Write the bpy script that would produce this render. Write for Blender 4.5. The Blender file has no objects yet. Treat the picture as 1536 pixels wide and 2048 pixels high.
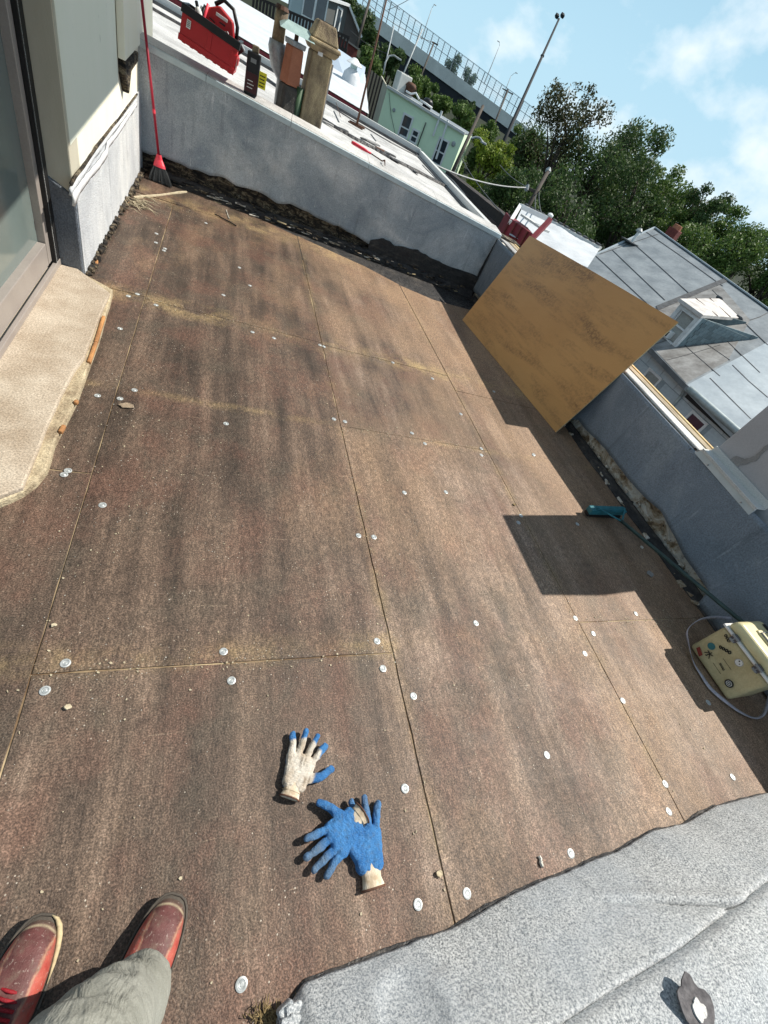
import bpy, bmesh, math, random
import numpy as np
from mathutils import Vector, Matrix, Quaternion, noise as mnoise
random.seed(7); RNG = np.random.default_rng(7)
S = bpy.context.scene; COL = S.collection

# ------------------------------------------------------------------ camera, sky, sun, exposure
FPX = 853.92; CX, CY = 768.0, 1024.0
WC = Matrix(((0.9101885518985737, -0.0797828439290477, -0.4064375693847342),
             (-0.20823736108045762, 0.7600982120039633, -0.6155387149145255),
             (0.3580418990048853, 0.6448917784581932, 0.6752189220053034)))
CAM = Vector((0, 0, 1.6))
cd = bpy.data.cameras.new('camera'); cam = bpy.data.objects.new('camera', cd); COL.objects.link(cam)
cam.matrix_world = Matrix.Translation(CAM) @ WC.to_4x4()
cd.sensor_fit = 'VERTICAL'; cd.sensor_height = 36; cd.lens = 36 * FPX / 2048
cd.clip_start = 0.02; cd.clip_end = 3000
S.camera = cam

SUN = Vector((1.0, 0.10, 0)).normalized() * math.cos(math.radians(50)) + Vector((0, 0, math.sin(math.radians(50))))
sl = bpy.data.lights.new('sun', 'SUN'); sl.energy = 5.0; sl.angle = math.radians(.5); sl.color = (1, .94, .84)
so = bpy.data.objects.new('sun', sl); COL.objects.link(so); so.location = (5, 0, 20)
so.rotation_euler = SUN.to_track_quat('Z', 'Y').to_euler()
S.view_settings.view_transform = 'Standard'; S.view_settings.look = 'None'
S.view_settings.exposure = 0.42; S.view_settings.gamma = 1; S.view_settings.use_curve_mapping = False

wd = bpy.data.worlds.new('World'); S.world = wd; wd.use_nodes = True
nt = wd.node_tree; nt.nodes.clear()
def wn(t, **k):
    n = nt.nodes.new(t)
    for a, b in k.items(): setattr(n, a, b)
    return n
wo = wn('ShaderNodeOutputWorld'); bg = wn('ShaderNodeBackground'); bg.inputs[1].default_value = .05
sky = wn('ShaderNodeTexSky', sky_type='NISHITA', sun_disc=False, sun_elevation=math.radians(50), sun_rotation=math.radians(86), altitude=0, air_density=1.0, dust_density=0.1, ozone_density=1.0)
tc = wn('ShaderNodeTexCoord'); mp = wn('ShaderNodeMapping'); mp.inputs['Scale'].default_value = (1, 1, 1.5); mp.inputs['Location'].default_value = (3.1, 1.7, .4)
n1 = wn('ShaderNodeTexNoise'); n1.inputs['Scale'].default_value = 8.5; n1.inputs['Detail'].default_value = 7; n1.inputs['Roughness'].default_value = .52
n2 = wn('ShaderNodeTexNoise'); n2.inputs['Scale'].default_value = 2.6; n2.inputs['Detail'].default_value = 3
ad = wn('ShaderNodeMath', operation='MULTIPLY_ADD'); ad.inputs[1].default_value = .55
rp = wn('ShaderNodeValToRGB'); rp.color_ramp.elements[0].position = .76; rp.color_ramp.elements[1].position = .98
rp.color_ramp.elements[0].color = (0, 0, 0, 1); rp.color_ramp.elements[1].color = (.85, .85, .85, 1)
tint = wn('ShaderNodeMix', data_type='RGBA'); tint.inputs[0].default_value = .70; tint.inputs[7].default_value = (6.0, 11.2, 14.6, 1)
mx = wn('ShaderNodeMix', data_type='RGBA'); mx.inputs[7].default_value = (15.5, 16.6, 17.2, 1)
L = nt.links.new
L(tc.outputs['Generated'], mp.inputs[0]); L(mp.outputs[0], n1.inputs[0]); L(mp.outputs[0], n2.inputs[0])
L(n2.outputs[0], ad.inputs[0]); L(n1.outputs[0], ad.inputs[2]); L(ad.outputs[0], rp.inputs[0])
L(sky.outputs[0], tint.inputs[6]); L(rp.outputs[0], mx.inputs[0]); 
sx_ = wn('ShaderNodeSeparateXYZ'); L(tc.outputs['Generated'], sx_.inputs[0]); hr = wn('ShaderNodeValToRGB'); hr.color_ramp.elements[0].position = 0.0; hr.color_ramp.elements[0].color = (.8, .8, .8, 1); hr.color_ramp.elements[1].position = .42; hr.color_ramp.elements[1].color = (0, 0, 0, 1)
hz_ = wn('ShaderNodeMix', data_type='RGBA'); hz_.inputs[7].default_value = (9.0, 12.6, 14.6, 1); L(sx_.outputs[2], hr.inputs[0])
tr_ = wn('ShaderNodeValToRGB'); tr_.color_ramp.elements[0].position = .12; tr_.color_ramp.elements[0].color = (.85, .85, .85, 1); tr_.color_ramp.elements[1].position = .75; tr_.color_ramp.elements[1].color = (.12, .12, .12, 1); L(sx_.outputs[2], tr_.inputs[0]); L(tr_.outputs[0], tint.inputs[0])
L(hr.outputs[0], hz_.inputs[0]); L(tint.outputs[2], hz_.inputs[6]); L(hz_.outputs[2], mx.inputs[6]); L(mx.outputs[2], bg.inputs[0]); L(bg.outputs[0], wo.inputs[0])

# ------------------------------------------------------------------ survey helpers: photograph ray meets a real plane
def D(p): return WC @ Vector(((p[0]-CX)/FPX, -(p[1]-CY)/FPX, -1))
def on(p, P, n):
    d = D(p); n = Vector(n); return CAM + d * ((Vector(P)-CAM).dot(n) / d.dot(n))
def az(p, z=0): return on(p, (0, 0, z), (0, 0, 1))
def ax(p, x): return on(p, (x, 0, 0), (1, 0, 0))
def ay(p, y): return on(p, (0, y, 0), (0, 1, 0))
def ad_(p, d): return CAM + D(p) * d
FA = Vector((-.76, 5.95, 0)); FB = Vector((3.19, 5.58, 0)); FN = Vector((-(FB-FA).y, (FB-FA).x, 0)).normalized(); FE = (FB-FA).normalized()
def af(p, off=0): return on(p, FA + FN*off, FN)

# ------------------------------------------------------------------ materials
class NT:
    def __init__(s, name):
        s.m = bpy.data.materials.new(name); s.m.use_nodes = True; s.t = s.m.node_tree; s.t.nodes.clear()
        s.o = s.t.nodes.new('ShaderNodeOutputMaterial'); s.b = s.t.nodes.new('ShaderNodeBsdfPrincipled'); s.t.links.new(s.b.outputs[0], s.o.inputs[0])
        s.tc = s.t.nodes.new('ShaderNodeTexCoord')
    def link(s, a, b): s.t.links.new(a, b)
    def put(s, sock, v):
        if isinstance(v, bpy.types.NodeSocket): s.link(v, sock)
        elif isinstance(v, (tuple, list)) and len(v) == 3 and sock.type == 'RGBA': sock.default_value = (*v, 1)
        else: sock.default_value = v
    def pos(s): return s.t.nodes.new('ShaderNodeNewGeometry').outputs['Position']
    def obj(s): return s.tc.outputs['Object']
    def map(s, v, sc=(1, 1, 1), rot=(0, 0, 0), loc=(0, 0, 0)):
        n = s.t.nodes.new('ShaderNodeMapping'); s.link(v, n.inputs[0]); n.inputs['Scale'].default_value = sc; n.inputs['Rotation'].default_value = rot; n.inputs['Location'].default_value = loc; return n.outputs[0]
    def noise(s, v, sc, det=4, ro=.55, dist=0):
        n = s.t.nodes.new('ShaderNodeTexNoise'); s.link(v, n.inputs['Vector']); n.inputs['Scale'].default_value = sc; n.inputs['Detail'].default_value = det; n.inputs['Roughness'].default_value = ro; n.inputs['Distortion'].default_value = dist; return n.outputs[0]
    def voro(s, v, sc, feat='F1', out='Distance'):
        n = s.t.nodes.new('ShaderNodeTexVoronoi'); n.feature = feat; s.link(v, n.inputs['Vector']); n.inputs['Scale'].default_value = sc; return n.outputs[out]
    def ramp(s, f, stops):
        n = s.t.nodes.new('ShaderNodeValToRGB'); s.put(n.inputs[0], f); e = n.color_ramp.elements
        while len(e) < len(stops): e.new(.5)
        for i, (p, c) in enumerate(stops):
            if not isinstance(c, tuple): c = (c, c, c)
            e[i].position = p; e[i].color = (*c, 1)
        return n.outputs[0]
    def mix(s, f, a, b, mode='MIX'):
        n = s.t.nodes.new('ShaderNodeMix'); n.data_type = 'RGBA'; n.blend_type = mode; n.clamp_factor = True
        s.put(n.inputs[0], f); s.put(n.inputs[6], a); s.put(n.inputs[7], b); return n.outputs[2]
    def ma(s, op, a, b=0.0, c=0.0):
        n = s.t.nodes.new('ShaderNodeMath'); n.operation = op
        for i, v in enumerate((a, b, c)): s.put(n.inputs[i], v)
        return n.outputs[0]
    def sep(s, v):
        n = s.t.nodes.new('ShaderNodeSeparateXYZ'); s.link(v, n.inputs[0]); return n.outputs
    def bump(s, hgt, st=.5, dist=.01, nrm=None):
        n = s.t.nodes.new('ShaderNodeBump'); n.inputs['Strength'].default_value = st; n.inputs['Distance'].default_value = dist; s.link(hgt, n.inputs['Height'])
        if nrm is not None: s.link(nrm, n.inputs['Normal'])
        return n.outputs[0]
    def rnd(s): return s.t.nodes.new('ShaderNodeObjectInfo').outputs['Random']
    def done(s, col, rough=.8, nrm=None, metal=0, spec=.4, **k):
        s.put(s.b.inputs['Base Color'], col); s.put(s.b.inputs['Roughness'], rough); s.put(s.b.inputs['Metallic'], metal); s.put(s.b.inputs['Specular IOR Level'], spec)
        if nrm is not None: s.link(nrm, s.b.inputs['Normal'])
        for a, v in k.items(): s.put(s.b.inputs[a], v)
        return s.m
M = {}
def simple(name, c1, c2=None, sc=6, rough=.75, fine=120, fa=.25, bs=.25, bd=.003, metal=0, spec=.35, stretch=(1, 1, 1), rnd=0, lo=.35, hi=.65):
    n = NT(name); v = n.map(n.obj(), stretch)
    c2 = c2 or tuple(x*.75 for x in c1)
    a = n.noise(v, sc, 6, .6); f = n.noise(n.obj(), fine, 3, .6)
    col = n.mix(n.ramp(a, [(lo, 0.0), (hi, 1.0)]), c2, c1)
    col = n.mix(1.0, col, n.ramp(f, [(.3, 1-fa), (.7, 1+0*fa)]), 'MULTIPLY')
    if rnd: col = n.mix(1.0, col, n.ramp(n.rnd(), [(0, 1-rnd), (1, 1.0)]), 'MULTIPLY')
    h = n.ma('ADD', a, n.ma('MULTIPLY', f, .35))
    M[name] = n.done(col, rough, n.bump(h, bs, bd), metal, spec); return M[name]

# deck board: resin faced fibre board, weathered in long soft streaks, grit, tan rub marks along the joints
n = NT('deck_board'); P = n.pos(); X, Y, Z = n.sep(P)
warp = n.noise(P, .9, 3)
stA = n.noise(n.map(P, (4.2, .42, 1), (0, 0, .05)), 1.6, 3, .5, .25)
stB = n.noise(n.map(P, (11, .8, 1), (0, 0, .05), (5, 0, 0)), 1.7, 4, .55, .15)
bl = n.noise(P, 2.2, 6, .65); rd = n.noise(n.map(P, (1.3, .8, 1), loc=(7, 3, 0)), 2.3, 5, .62)
mixv = n.ma('ADD', n.ma('MULTIPLY', stA, .42), n.ma('ADD', n.ma('MULTIPLY', stB, .30), n.ma('MULTIPLY', bl, .28)))
grad = n.ma('ADD', mixv, n.ma('ADD', n.ma('MULTIPLY', X, .042), n.ma('MULTIPLY', Y, -.008)))  # boards lighten towards +x: sun-side glare put into the colour
base = n.ramp(grad, [(.38, (.045, .033, .025)), (.47, (.080, .057, .043)), (.56, (.135, .096, .071)), (.68, (.250, .185, .142))])
base = n.mix(n.ma('MULTIPLY', n.ramp(rd, [(.48, 0.0), (.62, 1.0)]), .55), base, (.125, .066, .048))
base = n.mix(n.ma('MULTIPLY', n.ramp(n.noise(n.map(P, loc=(1, 8, 0)), 3.1, 5, .6), [(.52, 0.0), (.66, 1.0)]), .5), base, (.078, .066, .050))
tanv = n.ma('ADD', n.ma('MULTIPLY', X, .11), n.ma('ADD', n.ma('MULTIPLY', Y, .028), n.ma('MULTIPLY', n.noise(n.map(P, (1, .45, 1), loc=(2, 9, 0)), 1.9, 5, .62), .9)))
base = n.mix(n.ramp(tanv, [(.58, 0.0), (.92, .75)]), base, (.300, .200, .125))
nz = n.noise(P, 6, 6, .7); nzb = n.noise(n.map(P, loc=(4, 4, 4)), 1.6, 3)
for (ax_, c0, w, s0) in (('y', 3.20, .16, .75), ('y', .70, .08, .55), ('x', .82, .05, .35), ('y', 2.17, .05, .35), ('y', 5.35, .3, .7), ('x', 1.985, .05, .3)):
    dd = n.ma('ABSOLUTE', n.ma('SUBTRACT', Y if ax_ == 'y' else X, c0))
    if c0 == .70: s0 = n.ramp(n.ma('MULTIPLY', X, .5), [(.40, s0), (.44, .08)])
    k = n.ma('MULTIPLY', n.ramp(n.ma('DIVIDE', dd, w), [(0, 1.0), (1, 0.0)]), n.ma('MULTIPLY', n.ma('MULTIPLY', n.ramp(nz, [(.40, 0.0), (.60, 1.0)]), s0), n.ramp(nzb, [(.38, .15), (.60, 1.0)])))
    base = n.mix(k, base, (.37, .275, .135))
for rot_, sd_, am in ((.5, 0, .30), (-.35, 4, .25), (1.2, 9, .2)):
    scr = n.noise(n.map(P, (1.2, 26, 1), (0, 0, rot_), (sd_, sd_, 0)), 2.6, 5, .65)
    base = n.mix(n.ma('MULTIPLY', n.ramp(scr, [(.66, 0.0), (.72, 1.0)]), am), base, (.36, .29, .21))
stn = n.noise(n.map(P, loc=(4, 1, 0)), 4.2, 8, .75)
base = n.mix(n.ramp(stn, [(.63, 0.0), (.70, .6)]), base, (.040, .026, .022))
sp2_ = n.noise(n.map(P, loc=(9, 1, 0)), 17, 6, .75)
base = n.mix(n.ramp(sp2_, [(.64, 0.0), (.70, .5)]), base, (.045, .030, .026))
base = n.mix(1.0, base, n.ramp(n.rnd(), [(0, (.90, .86, .84)), (.5, (1.02, 1.0, .98)), (1, (1.12, 1.10, 1.08))]), 'MULTIPLY')
gA = n.noise(P, 190, 1, .5); gB = n.noise(n.map(P, (1, .35, 1)), 90, 2, .6); gC = n.noise(P, 330, 2, .6)
base = n.mix(1.0, base, n.ramp(gA, [(.30, .56), (.5, .97), (.70, 1.6)]), 'MULTIPLY')
base = n.mix(1.0, base, n.ramp(gB, [(.30, .70), (.5, 1.0), (.70, 1.35)]), 'MULTIPLY')
base = n.mix(1.0, base, n.ramp(gC, [(.30, .72), (.5, 1.0), (.70, 1.3)]), 'MULTIPLY')
sp = n.voro(P, 60)
spk = n.ma('MULTIPLY', n.ramp(sp, [(.10, 1.0), (.15, 0.0)]), n.ramp(n.noise(P, 5, 4), [(.52, 0.0), (.62, .85)]))
base = n.mix(spk, base, (.52, .46, .38))
M['deck_board'] = n.done(base, n.ramp(nz, [(.3, .52), (.7, .68)]), n.bump(n.ma('ADD', gA, n.ma('MULTIPLY', gC, .5)), .6, .003), 0, .34)

# silver granule membrane
n = NT('granule_membrane'); P = n.pos()
g = n.noise(P, 170, 4, .85); big = n.noise(P, 2.4, 5, .6); mid = n.noise(P, 9, 5, .6)
c = n.ramp(g, [(.36, (.06, .07, .08)), (.47, (.32, .34, .355)), (.58, (.72, .73, .73))])
c = n.mix(n.ma('MULTIPLY', n.ramp(big, [(.45, 0.0), (.65, 1.0)]), .35), c, (.33, .38, .44))
c = n.mix(n.ma('MULTIPLY', n.ramp(mid, [(.60, 0.0), (.72, 1.0)]), .35), c, (.14, .14, .15))
M['granule_membrane'] = n.done(c, .6, n.bump(n.ma('ADD', g, n.ma('MULTIPLY', mid, .8)), .9, .005), 0, .5)

# painted membrane on the parapets (blue grey)
def coat(name, ca, cb, cc, st=.5):
    n = NT(name); P = n.pos()
    a = n.noise(P, 1.3, 6, .62, .8); b = n.noise(P, 5.5, 6, .65, .5); g = n.noise(P, 120, 2, .6)
    cr = n.voro(n.map(P, (1, 1, 1)), 30, 'DISTANCE_TO_EDGE')
    c = n.ramp(a, [(.33, ca), (.5, cb), (.67, cc)])
    c = n.mix(n.ma('MULTIPLY', n.ramp(b, [(.5, 0.0), (.78, 1.0)]), .4), c, tuple(x*.62 for x in ca))
    c = n.mix(n.ma('MULTIPLY', n.ramp(b, [(.28, 1.0), (.42, 0.0)]), .35), c, tuple(min(1, x*1.35) for x in cc))
    dr = n.noise(n.map(P, (9, 9, .6)), 2.2, 5, .65); c = n.mix(n.ma('MULTIPLY', n.ramp(dr, [(.56, 0.0), (.72, 1.0)]), .45), c, tuple(x*.5 for x in ca))
    s1_ = n.noise(n.map(P, (14, 14, 1.5), (0, .7, 0)), 1.8, 5, .7); c = n.mix(n.ma('MULTIPLY', n.ramp(s1_, [(.63, 0.0), (.70, 1.0)]), .5), c, tuple(min(1, x*1.3) for x in cc))
    s2_ = n.noise(n.map(P, loc=(5, 5, 5)), 13, 7, .8); c = n.mix(n.ramp(s2_, [(.66, 0.0), (.71, .7)]), c, (.05, .05, .055))
    c = n.mix(1.0, c, n.ramp(g, [(.3, .74), (.5, 1.0), (.7, 1.24)]), 'MULTIPLY')
    M[name] = n.done(c, .6, n.bump(n.ma('ADD', n.ma('MULTIPLY', b, 2.0), g), st, .006), 0, .4)
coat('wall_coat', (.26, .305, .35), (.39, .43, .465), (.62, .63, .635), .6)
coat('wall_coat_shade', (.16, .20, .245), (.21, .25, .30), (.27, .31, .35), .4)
coat('white_stucco', (.46, .48, .51), (.58, .60, .62), (.68, .69, .69), .9)
coat('dark_stucco', (.10, .12, .15), (.17, .19, .22), (.30, .33, .36), 1.0)
coat('roof_white', (.34, .33, .32), (.50, .49, .475), (.62, .61, .59), .7)

# crumbling plaster behind the torn membrane
n = NT('torn_plaster'); P = n.pos()
a = n.noise(P, 6, 7, .7, .8); b = n.noise(n.map(P, loc=(3, 3, 3)), 14, 6, .7); v = n.voro(P, 13, 'DISTANCE_TO_EDGE')
c = n.ramp(a, [(.34, (.08, .06, .05)), (.42, (.30, .22, .14)), (.48, (.50, .43, .34)), (.55, (.75, .72, .66)), (.68, (.45, .44, .42))])
c = n.mix(n.ramp(b, [(.60, 0.0), (.65, .9)]), c, (.03, .028, .026))
M['torn_plaster'] = n.done(c, .9, n.bump(n.ma('ADD', a, b), 1, .03), 0, .2)
# tar
n = NT('tar'); P = n.pos()
a = n.noise(n.map(P, (1, 1, 4)), 5, 7, .7, .6); b = n.noise(P, 26, 5, .7)
c = n.ramp(a, [(.35, (.012, .012, .014)), (.55, (.032, .030, .030)), (.70, (.10, .085, .07))])
M['tar'] = n.done(c, n.ramp(b, [(.4, .35), (.6, .8)]), n.bump(n.ma('ADD', a, b), .9, .015), 0, .5)
n = NT('rotten_edge'); P = n.pos()
a = n.noise(n.map(P, (1, 1, 3)), 7, 7, .72, 1); b = n.noise(P, 22, 6, .7)
c = n.ramp(a, [(.36, (.012, .012, .013)), (.47, (.05, .042, .035)), (.55, (.17, .13, .085)), (.60, (.34, .29, .20)), (.64, (.07, .06, .05)), (.72, (.5, .46, .38))])
c = n.mix(n.ramp(b, [(.52, 0.0), (.58, .85)]), c, (.015, .014, .014))
M['rotten_edge'] = n.done(c, .85, n.bump(n.ma('ADD', a, b), 1, .04), 0, .3)

# cream painted wall, streaked
def paint(name, c1, c2, vert=True):
    n = NT(name); P = n.pos()
    a = n.noise(n.map(P, (1, 1, .25 if vert else 1)), 3, 6, .6); b = n.noise(n.map(P, (1, 1, .35)), 24, 5, .7); g = n.noise(P, 160, 3, .6)
    c = n.mix(n.ramp(a, [(.35, 0.0), (.65, 1.0)]), c1, c2)
    c = n.mix(n.ramp(b, [(.68, 0.0), (.73, .75)]), c, (.20, .20, .17))
    M[name] = n.done(c, .65, n.bump(n.ma('ADD', g, n.ma('MULTIPLY', b, 2.0)), .35, .003), 0, .4)
paint('cream_paint', (.84, .80, .64), (.90, .87, .74)); paint('column_paint', (.46, .43, .34), (.58, .55, .46)); paint('shaded_panel', (.84, .87, .74), (.88, .90, .78))  # upper panel: cream with the wall's shade mixed into its colour
simple('sill_coat', (.66, .57, .46), (.44, .35, .26), sc=6, rough=.75, fine=130, fa=.55, bs=.9, bd=.006, lo=.3, hi=.7)
simple('sill_edge', (.66, .56, .38), (.34, .26, .17), sc=11, fine=120, fa=.5, bs=1, bd=.012)
simple('sill_worn', (.42, .33, .24), (.34, .26, .19), sc=9, fine=190, fa=.4)
simple('orange_foam', (.55, .27, .10), (.30, .14, .06), sc=12, fine=90, bs=.7, bd=.006)
simple('foam_core', (.52, .41, .25), (.16, .10, .055), sc=2.2, fine=60, lo=.42, hi=.58)
simple('ply', (.335, .175, .062), (.30, .150, .05), sc=2, rough=.55, fine=220, fa=.12, bs=.12, bd=.001, stretch=(1, 1, 1))
# fibre board face with blurry dark scuff streaks running across it
n = NT('fibre_sheet'); P = n.obj()
a = n.noise(n.map(P, (.45, 1, 2.6), (.0, .0, .0), (3, 1, 5)), 3.0, 6, .62, .3); b = n.noise(P, 42, 5, .75); g = n.noise(P, 300, 2)
big = n.noise(P, 1.2, 3)
c = n.mix(n.ramp(big, [(.3, 0.0), (.7, 1.0)]), (.56, .285, .095), (.63, .335, .12))
k = n.ma('MULTIPLY', n.ramp(a, [(.47, 0.0), (.66, 1.0)]), n.ramp(b, [(.44, .25), (.56, 1.0)]))
c = n.mix(n.ma('MULTIPLY', k, .62), c, (.13, .065, .03))
c = n.mix(1.0, c, n.ramp(g, [(.3, .9), (.7, 1.05)]), 'MULTIPLY')
M['fibre_sheet'] = n.done(c, .5, n.bump(g, .2, .001), 0, .4)
simple('sheet_edge', (.62, .50, .30), rough=.9)
simple('white_paint', (.80, .81, .80), (.70, .72, .72), sc=9, rough=.5, fa=.1)
simple('coping_white', (.66, .66, .64), (.62, .62, .60), sc=4, rough=.5, fa=.25, bs=.4)
simple('coping_face', (.60, .69, .72), (.48, .57, .61), sc=5, rough=.45, fa=.12)
simple('zinc_plate', (.56, .58, .58), (.40, .43, .43), sc=60, rough=.42, metal=.35, fa=.1)
simple('zinc_ring', (.48, .51, .52), rough=.4, metal=.5)
simple('glass_door', (.16, .20, .19), (.13, .16, .155), sc=1, rough=.12, fine=5, fa=.1, bs=.02, spec=.8)
simple('door_metal', (.40, .36, .33), (.34, .30, .28), sc=4, rough=.45, metal=.3, fa=.1)
simple('black_rubber', (.015, .015, .017), (.01, .01, .01), rough=.55)
simple('white_caulk', (.80, .80, .80), (.62, .63, .66), sc=12, rough=.4, bs=.6, bd=.006)
simple('weathered_wood', (.55, .46, .32), (.24, .19, .14), sc=5, stretch=(9, 1, 9), rough=.9, bs=.8, bd=.008)
simple('raw_timber', (.80, .62, .32), (.55, .40, .20), sc=6, stretch=(9, 1, 9), rough=.8, bs=.6)
simple('stucco_grey', (.47, .46, .47), (.42, .41, .42), sc=3, rough=.85, fa=.15)
simple('tear_dark', (.075, .07, .075), (.17, .16, .165), sc=40, rough=.9, bs=1, bd=.006)
simple('stucco_patch', (.27, .26, .255), (.34, .33, .32), sc=12, rough=.9, bs=.8, bd=.01)
simple('flash_metal', (.60, .67, .70), (.50, .58, .62), sc=5, rough=.4, fa=.08, metal=.1)
simple('red_plastic', (.52, .012, .018), (.42, .01, .014), sc=2, rough=.38, fine=300, fa=.06, bs=.1, spec=.5)
simple('pink_plastic', (.80, .06, .09), (.72, .05, .08), rough=.4, fa=.05, bs=.1)
simple('black_plastic', (.018, .018, .02), (.012, .012, .014), rough=.45, fa=.1)
simple('maroon_plastic', (.07, .018, .02), (.05, .012, .014), rough=.5)
simple('grey_plastic', (.28, .29, .30), rough=.5, fa=.1)
simple('yellow_label', (.82, .74, .04), (.75, .66, .03), rough=.5, fa=.05)
simple('paper_white', (.78, .77, .75), (.7, .69, .66), rough=.7, fa=.08)
simple('ink', (.02, .02, .02), rough=.6)
simple('bristle', (.055, .06, .062), (.03, .032, .034), sc=14, fine=200, stretch=(1, 1, .1), rough=.8)
simple('red_stick', (.38, .02, .045), (.32, .015, .035), rough=.4, fa=.05)
simple('teal_metal', (.03, .19, .23), (.02, .13, .16), sc=20, rough=.5, fa=.2)
simple('green_stick', (.045, .085, .08), (.03, .055, .055), sc=10, rough=.5, fa=.2)
simple('steel', (.50, .52, .53), (.4, .42, .43), rough=.35, metal=.8)
simple('rust', (.16, .07, .04), (.07, .04, .03), sc=8, rough=.8, bs=.5)
simple('terracotta', (.44, .175, .10), (.34, .13, .075), sc=6, rough=.8, bs=.4)
simple('old_mortar', (.50, .40, .24), (.16, .12, .085), sc=7, rough=.9, bs=1, bd=.02, stretch=(1, 1, .5))
simple('dark_stone', (.09, .08, .07), (.04, .04, .04), sc=10, rough=.8, bs=1, bd=.02)
simple('green_pipe', (.05, .11, .05), (.03, .06, .035), sc=8, rough=.6)
simple('galvanised', (.42, .45, .48), (.20, .22, .24), sc=9, rough=.45, metal=.4, bs=.3)
simple('verdigris', (.42, .56, .55), (.30, .42, .42), sc=7, rough=.5)
simple('mint_render', (.74, .90, .66), (.68, .84, .61), sc=1.2, rough=.85, fine=30, fa=.06)
simple('beige_render', (.52, .50, .40), (.44, .42, .33), sc=1.2, rough=.85, fine=30)
simple('window_glass', (.05, .065, .08), (.035, .045, .06), sc=2, rough=.08, fine=3, bs=.02, spec=.8)
simple('curtain', (.42, .43, .40), (.34, .35, .33), sc=3, rough=.8, fine=20)
simple('maroon_panel', (.24, .028, .04), (.16, .02, .03), sc=3, rough=.6)
simple('roof_membrane', (.60, .62, .64), (.48, .51, .54), sc=1.5, rough=.6, fine=14, fa=.08, bs=.5, bd=.04)
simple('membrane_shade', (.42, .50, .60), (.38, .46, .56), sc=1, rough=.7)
simple('grey_siding', (.15, .155, .15), (.13, .135, .13), sc=1, rough=.7)
simple('pale_siding', (.52, .60, .62), (.46, .54, .56), sc=1, rough=.7)
simple('brown_siding', (.13, .105, .095), (.10, .085, .08), sc=1, rough=.7)
simple('brick_red', (.20, .05, .04), (.13, .035, .03), sc=8, rough=.85, fine=30)
simple('deck_brown', (.06, .045, .04), (.035, .028, .026), sc=8, rough=.8)
simple('terracotta_wall', (.30, .15, .08), (.25, .12, .07), sc=2, rough=.8)
simple('roof_sheet_grey', (.30, .33, .35), (.18, .205, .225), sc=1.1, rough=.5, fine=9, fa=.18, bs=.4, bd=.02, rnd=.12)
simple('roof_sheet_dirty', (.30, .30, .295), (.14, .135, .13), sc=1.3, rough=.6, fine=9, fa=.25, bs=.4, bd=.02, stretch=(.6, 2, 2))
simple('roof_sheet_bright', (.42, .475, .51), (.28, .33, .37), sc=.9, rough=.5, fine=9, fa=.1, bs=.3, bd=.02, rnd=.06)
simple('seam_tar', (.10, .105, .11), (.05, .05, .055), sc=6, rough=.6)
simple('dormer_white', (.78, .80, .80), (.60, .62, .62), sc=6, rough=.55)
simple('dormer_roof', (.74, .70, .66), (.50, .46, .43), sc=3, rough=.6)
simple('shingle_grey', (.26, .33, .35), (.18, .24, .26), sc=6, rough=.8, rnd=.35)
simple('siding_panel', (.62, .70, .74), (.52, .60, .64), sc=4, rough=.6, fine=40, fa=.1, rnd=.12)
simple('siding_back', (.42, .49, .53), rough=.8)
simple('gutter_metal', (.52, .58, .58), (.36, .41, .41), sc=5, rough=.5, metal=.2)
simple('concrete', (.72, .72, .68), (.58, .58, .55), sc=.4, rough=.85, fine=6, fa=.12)
simple('girder', (.03, .034, .04), (.02, .023, .028), sc=.3, rough=.8)
simple('fence_steel', (.30, .35, .38), rough=.5)
simple('pole_wood', (.10, .085, .07), (.06, .05, .045), sc=3, rough=.9)
simple('lamp_steel', (.42, .45, .46), rough=.5)
simple('cable', (.10, .10, .10), rough=.6)
simple('cable_pale', (.45, .46, .46), rough=.6)
simple('bark', (.09, .07, .055), (.05, .04, .032), sc=4, rough=.95, bs=1, bd=.03)
simple('stone_wall_m', (.13, .095, .085), (.06, .045, .042), sc=2, rough=.9, fine=9, fa=.4, rnd=.4)
simple('hill_ground', (.022, .032, .012), (.012, .018, .008), sc=.3, rough=1, fine=3)
simple('asphalt', (.055, .055, .055), (.04, .04, .04), sc=1, rough=.9)
simple('cooler_shell', (.62, .54, .32), (.48, .40, .22), sc=9, rough=.5, fine=120, fa=.18, bs=.2)
simple('cooler_lid', (.70, .63, .37), (.60, .52, .29), sc=7, rough=.4, fine=200, fa=.1, bs=.1)
simple('strap', (.50, .48, .54), (.36, .35, .40), sc=30, rough=.8, fa=.2)
simple('latch_grey', (.12, .11, .12), (.09, .085, .09), rough=.45)
simple('sticker_teal', (.05, .22, .25), rough=.5)
simple('sticker_red', (.40, .07, .05), rough=.5)
simple('chip', (.66, .58, .42), (.48, .40, .27), sc=40, rough=.9, rnd=.2)
simple('pale_chip', (.66, .64, .58), (.5, .48, .42), sc=40, rough=.9)
simple('dust_flake', (.36, .28, .20), (.22, .17, .12), sc=30, rough=.95, bs=1)
simple('leafy_litter', (.30, .22, .10), (.15, .11, .06), sc=20, rough=.95)
n = NT('trouser'); P = n.obj(); a = n.noise(P, 5, 5, .6); wv_ = n.noise(n.map(P, (2.2, .6, .6), (0, .5, .6)), 9, 4, .6, .6); wf = n.noise(P, 380, 2)
c = n.mix(n.ramp(a, [(.35, 0.0), (.65, 1.0)]), (.27, .27, .235), (.33, .33, .295)); c = n.mix(1.0, c, n.ramp(wf, [(.3, .82), (.7, 1.12)]), 'MULTIPLY')
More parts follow.
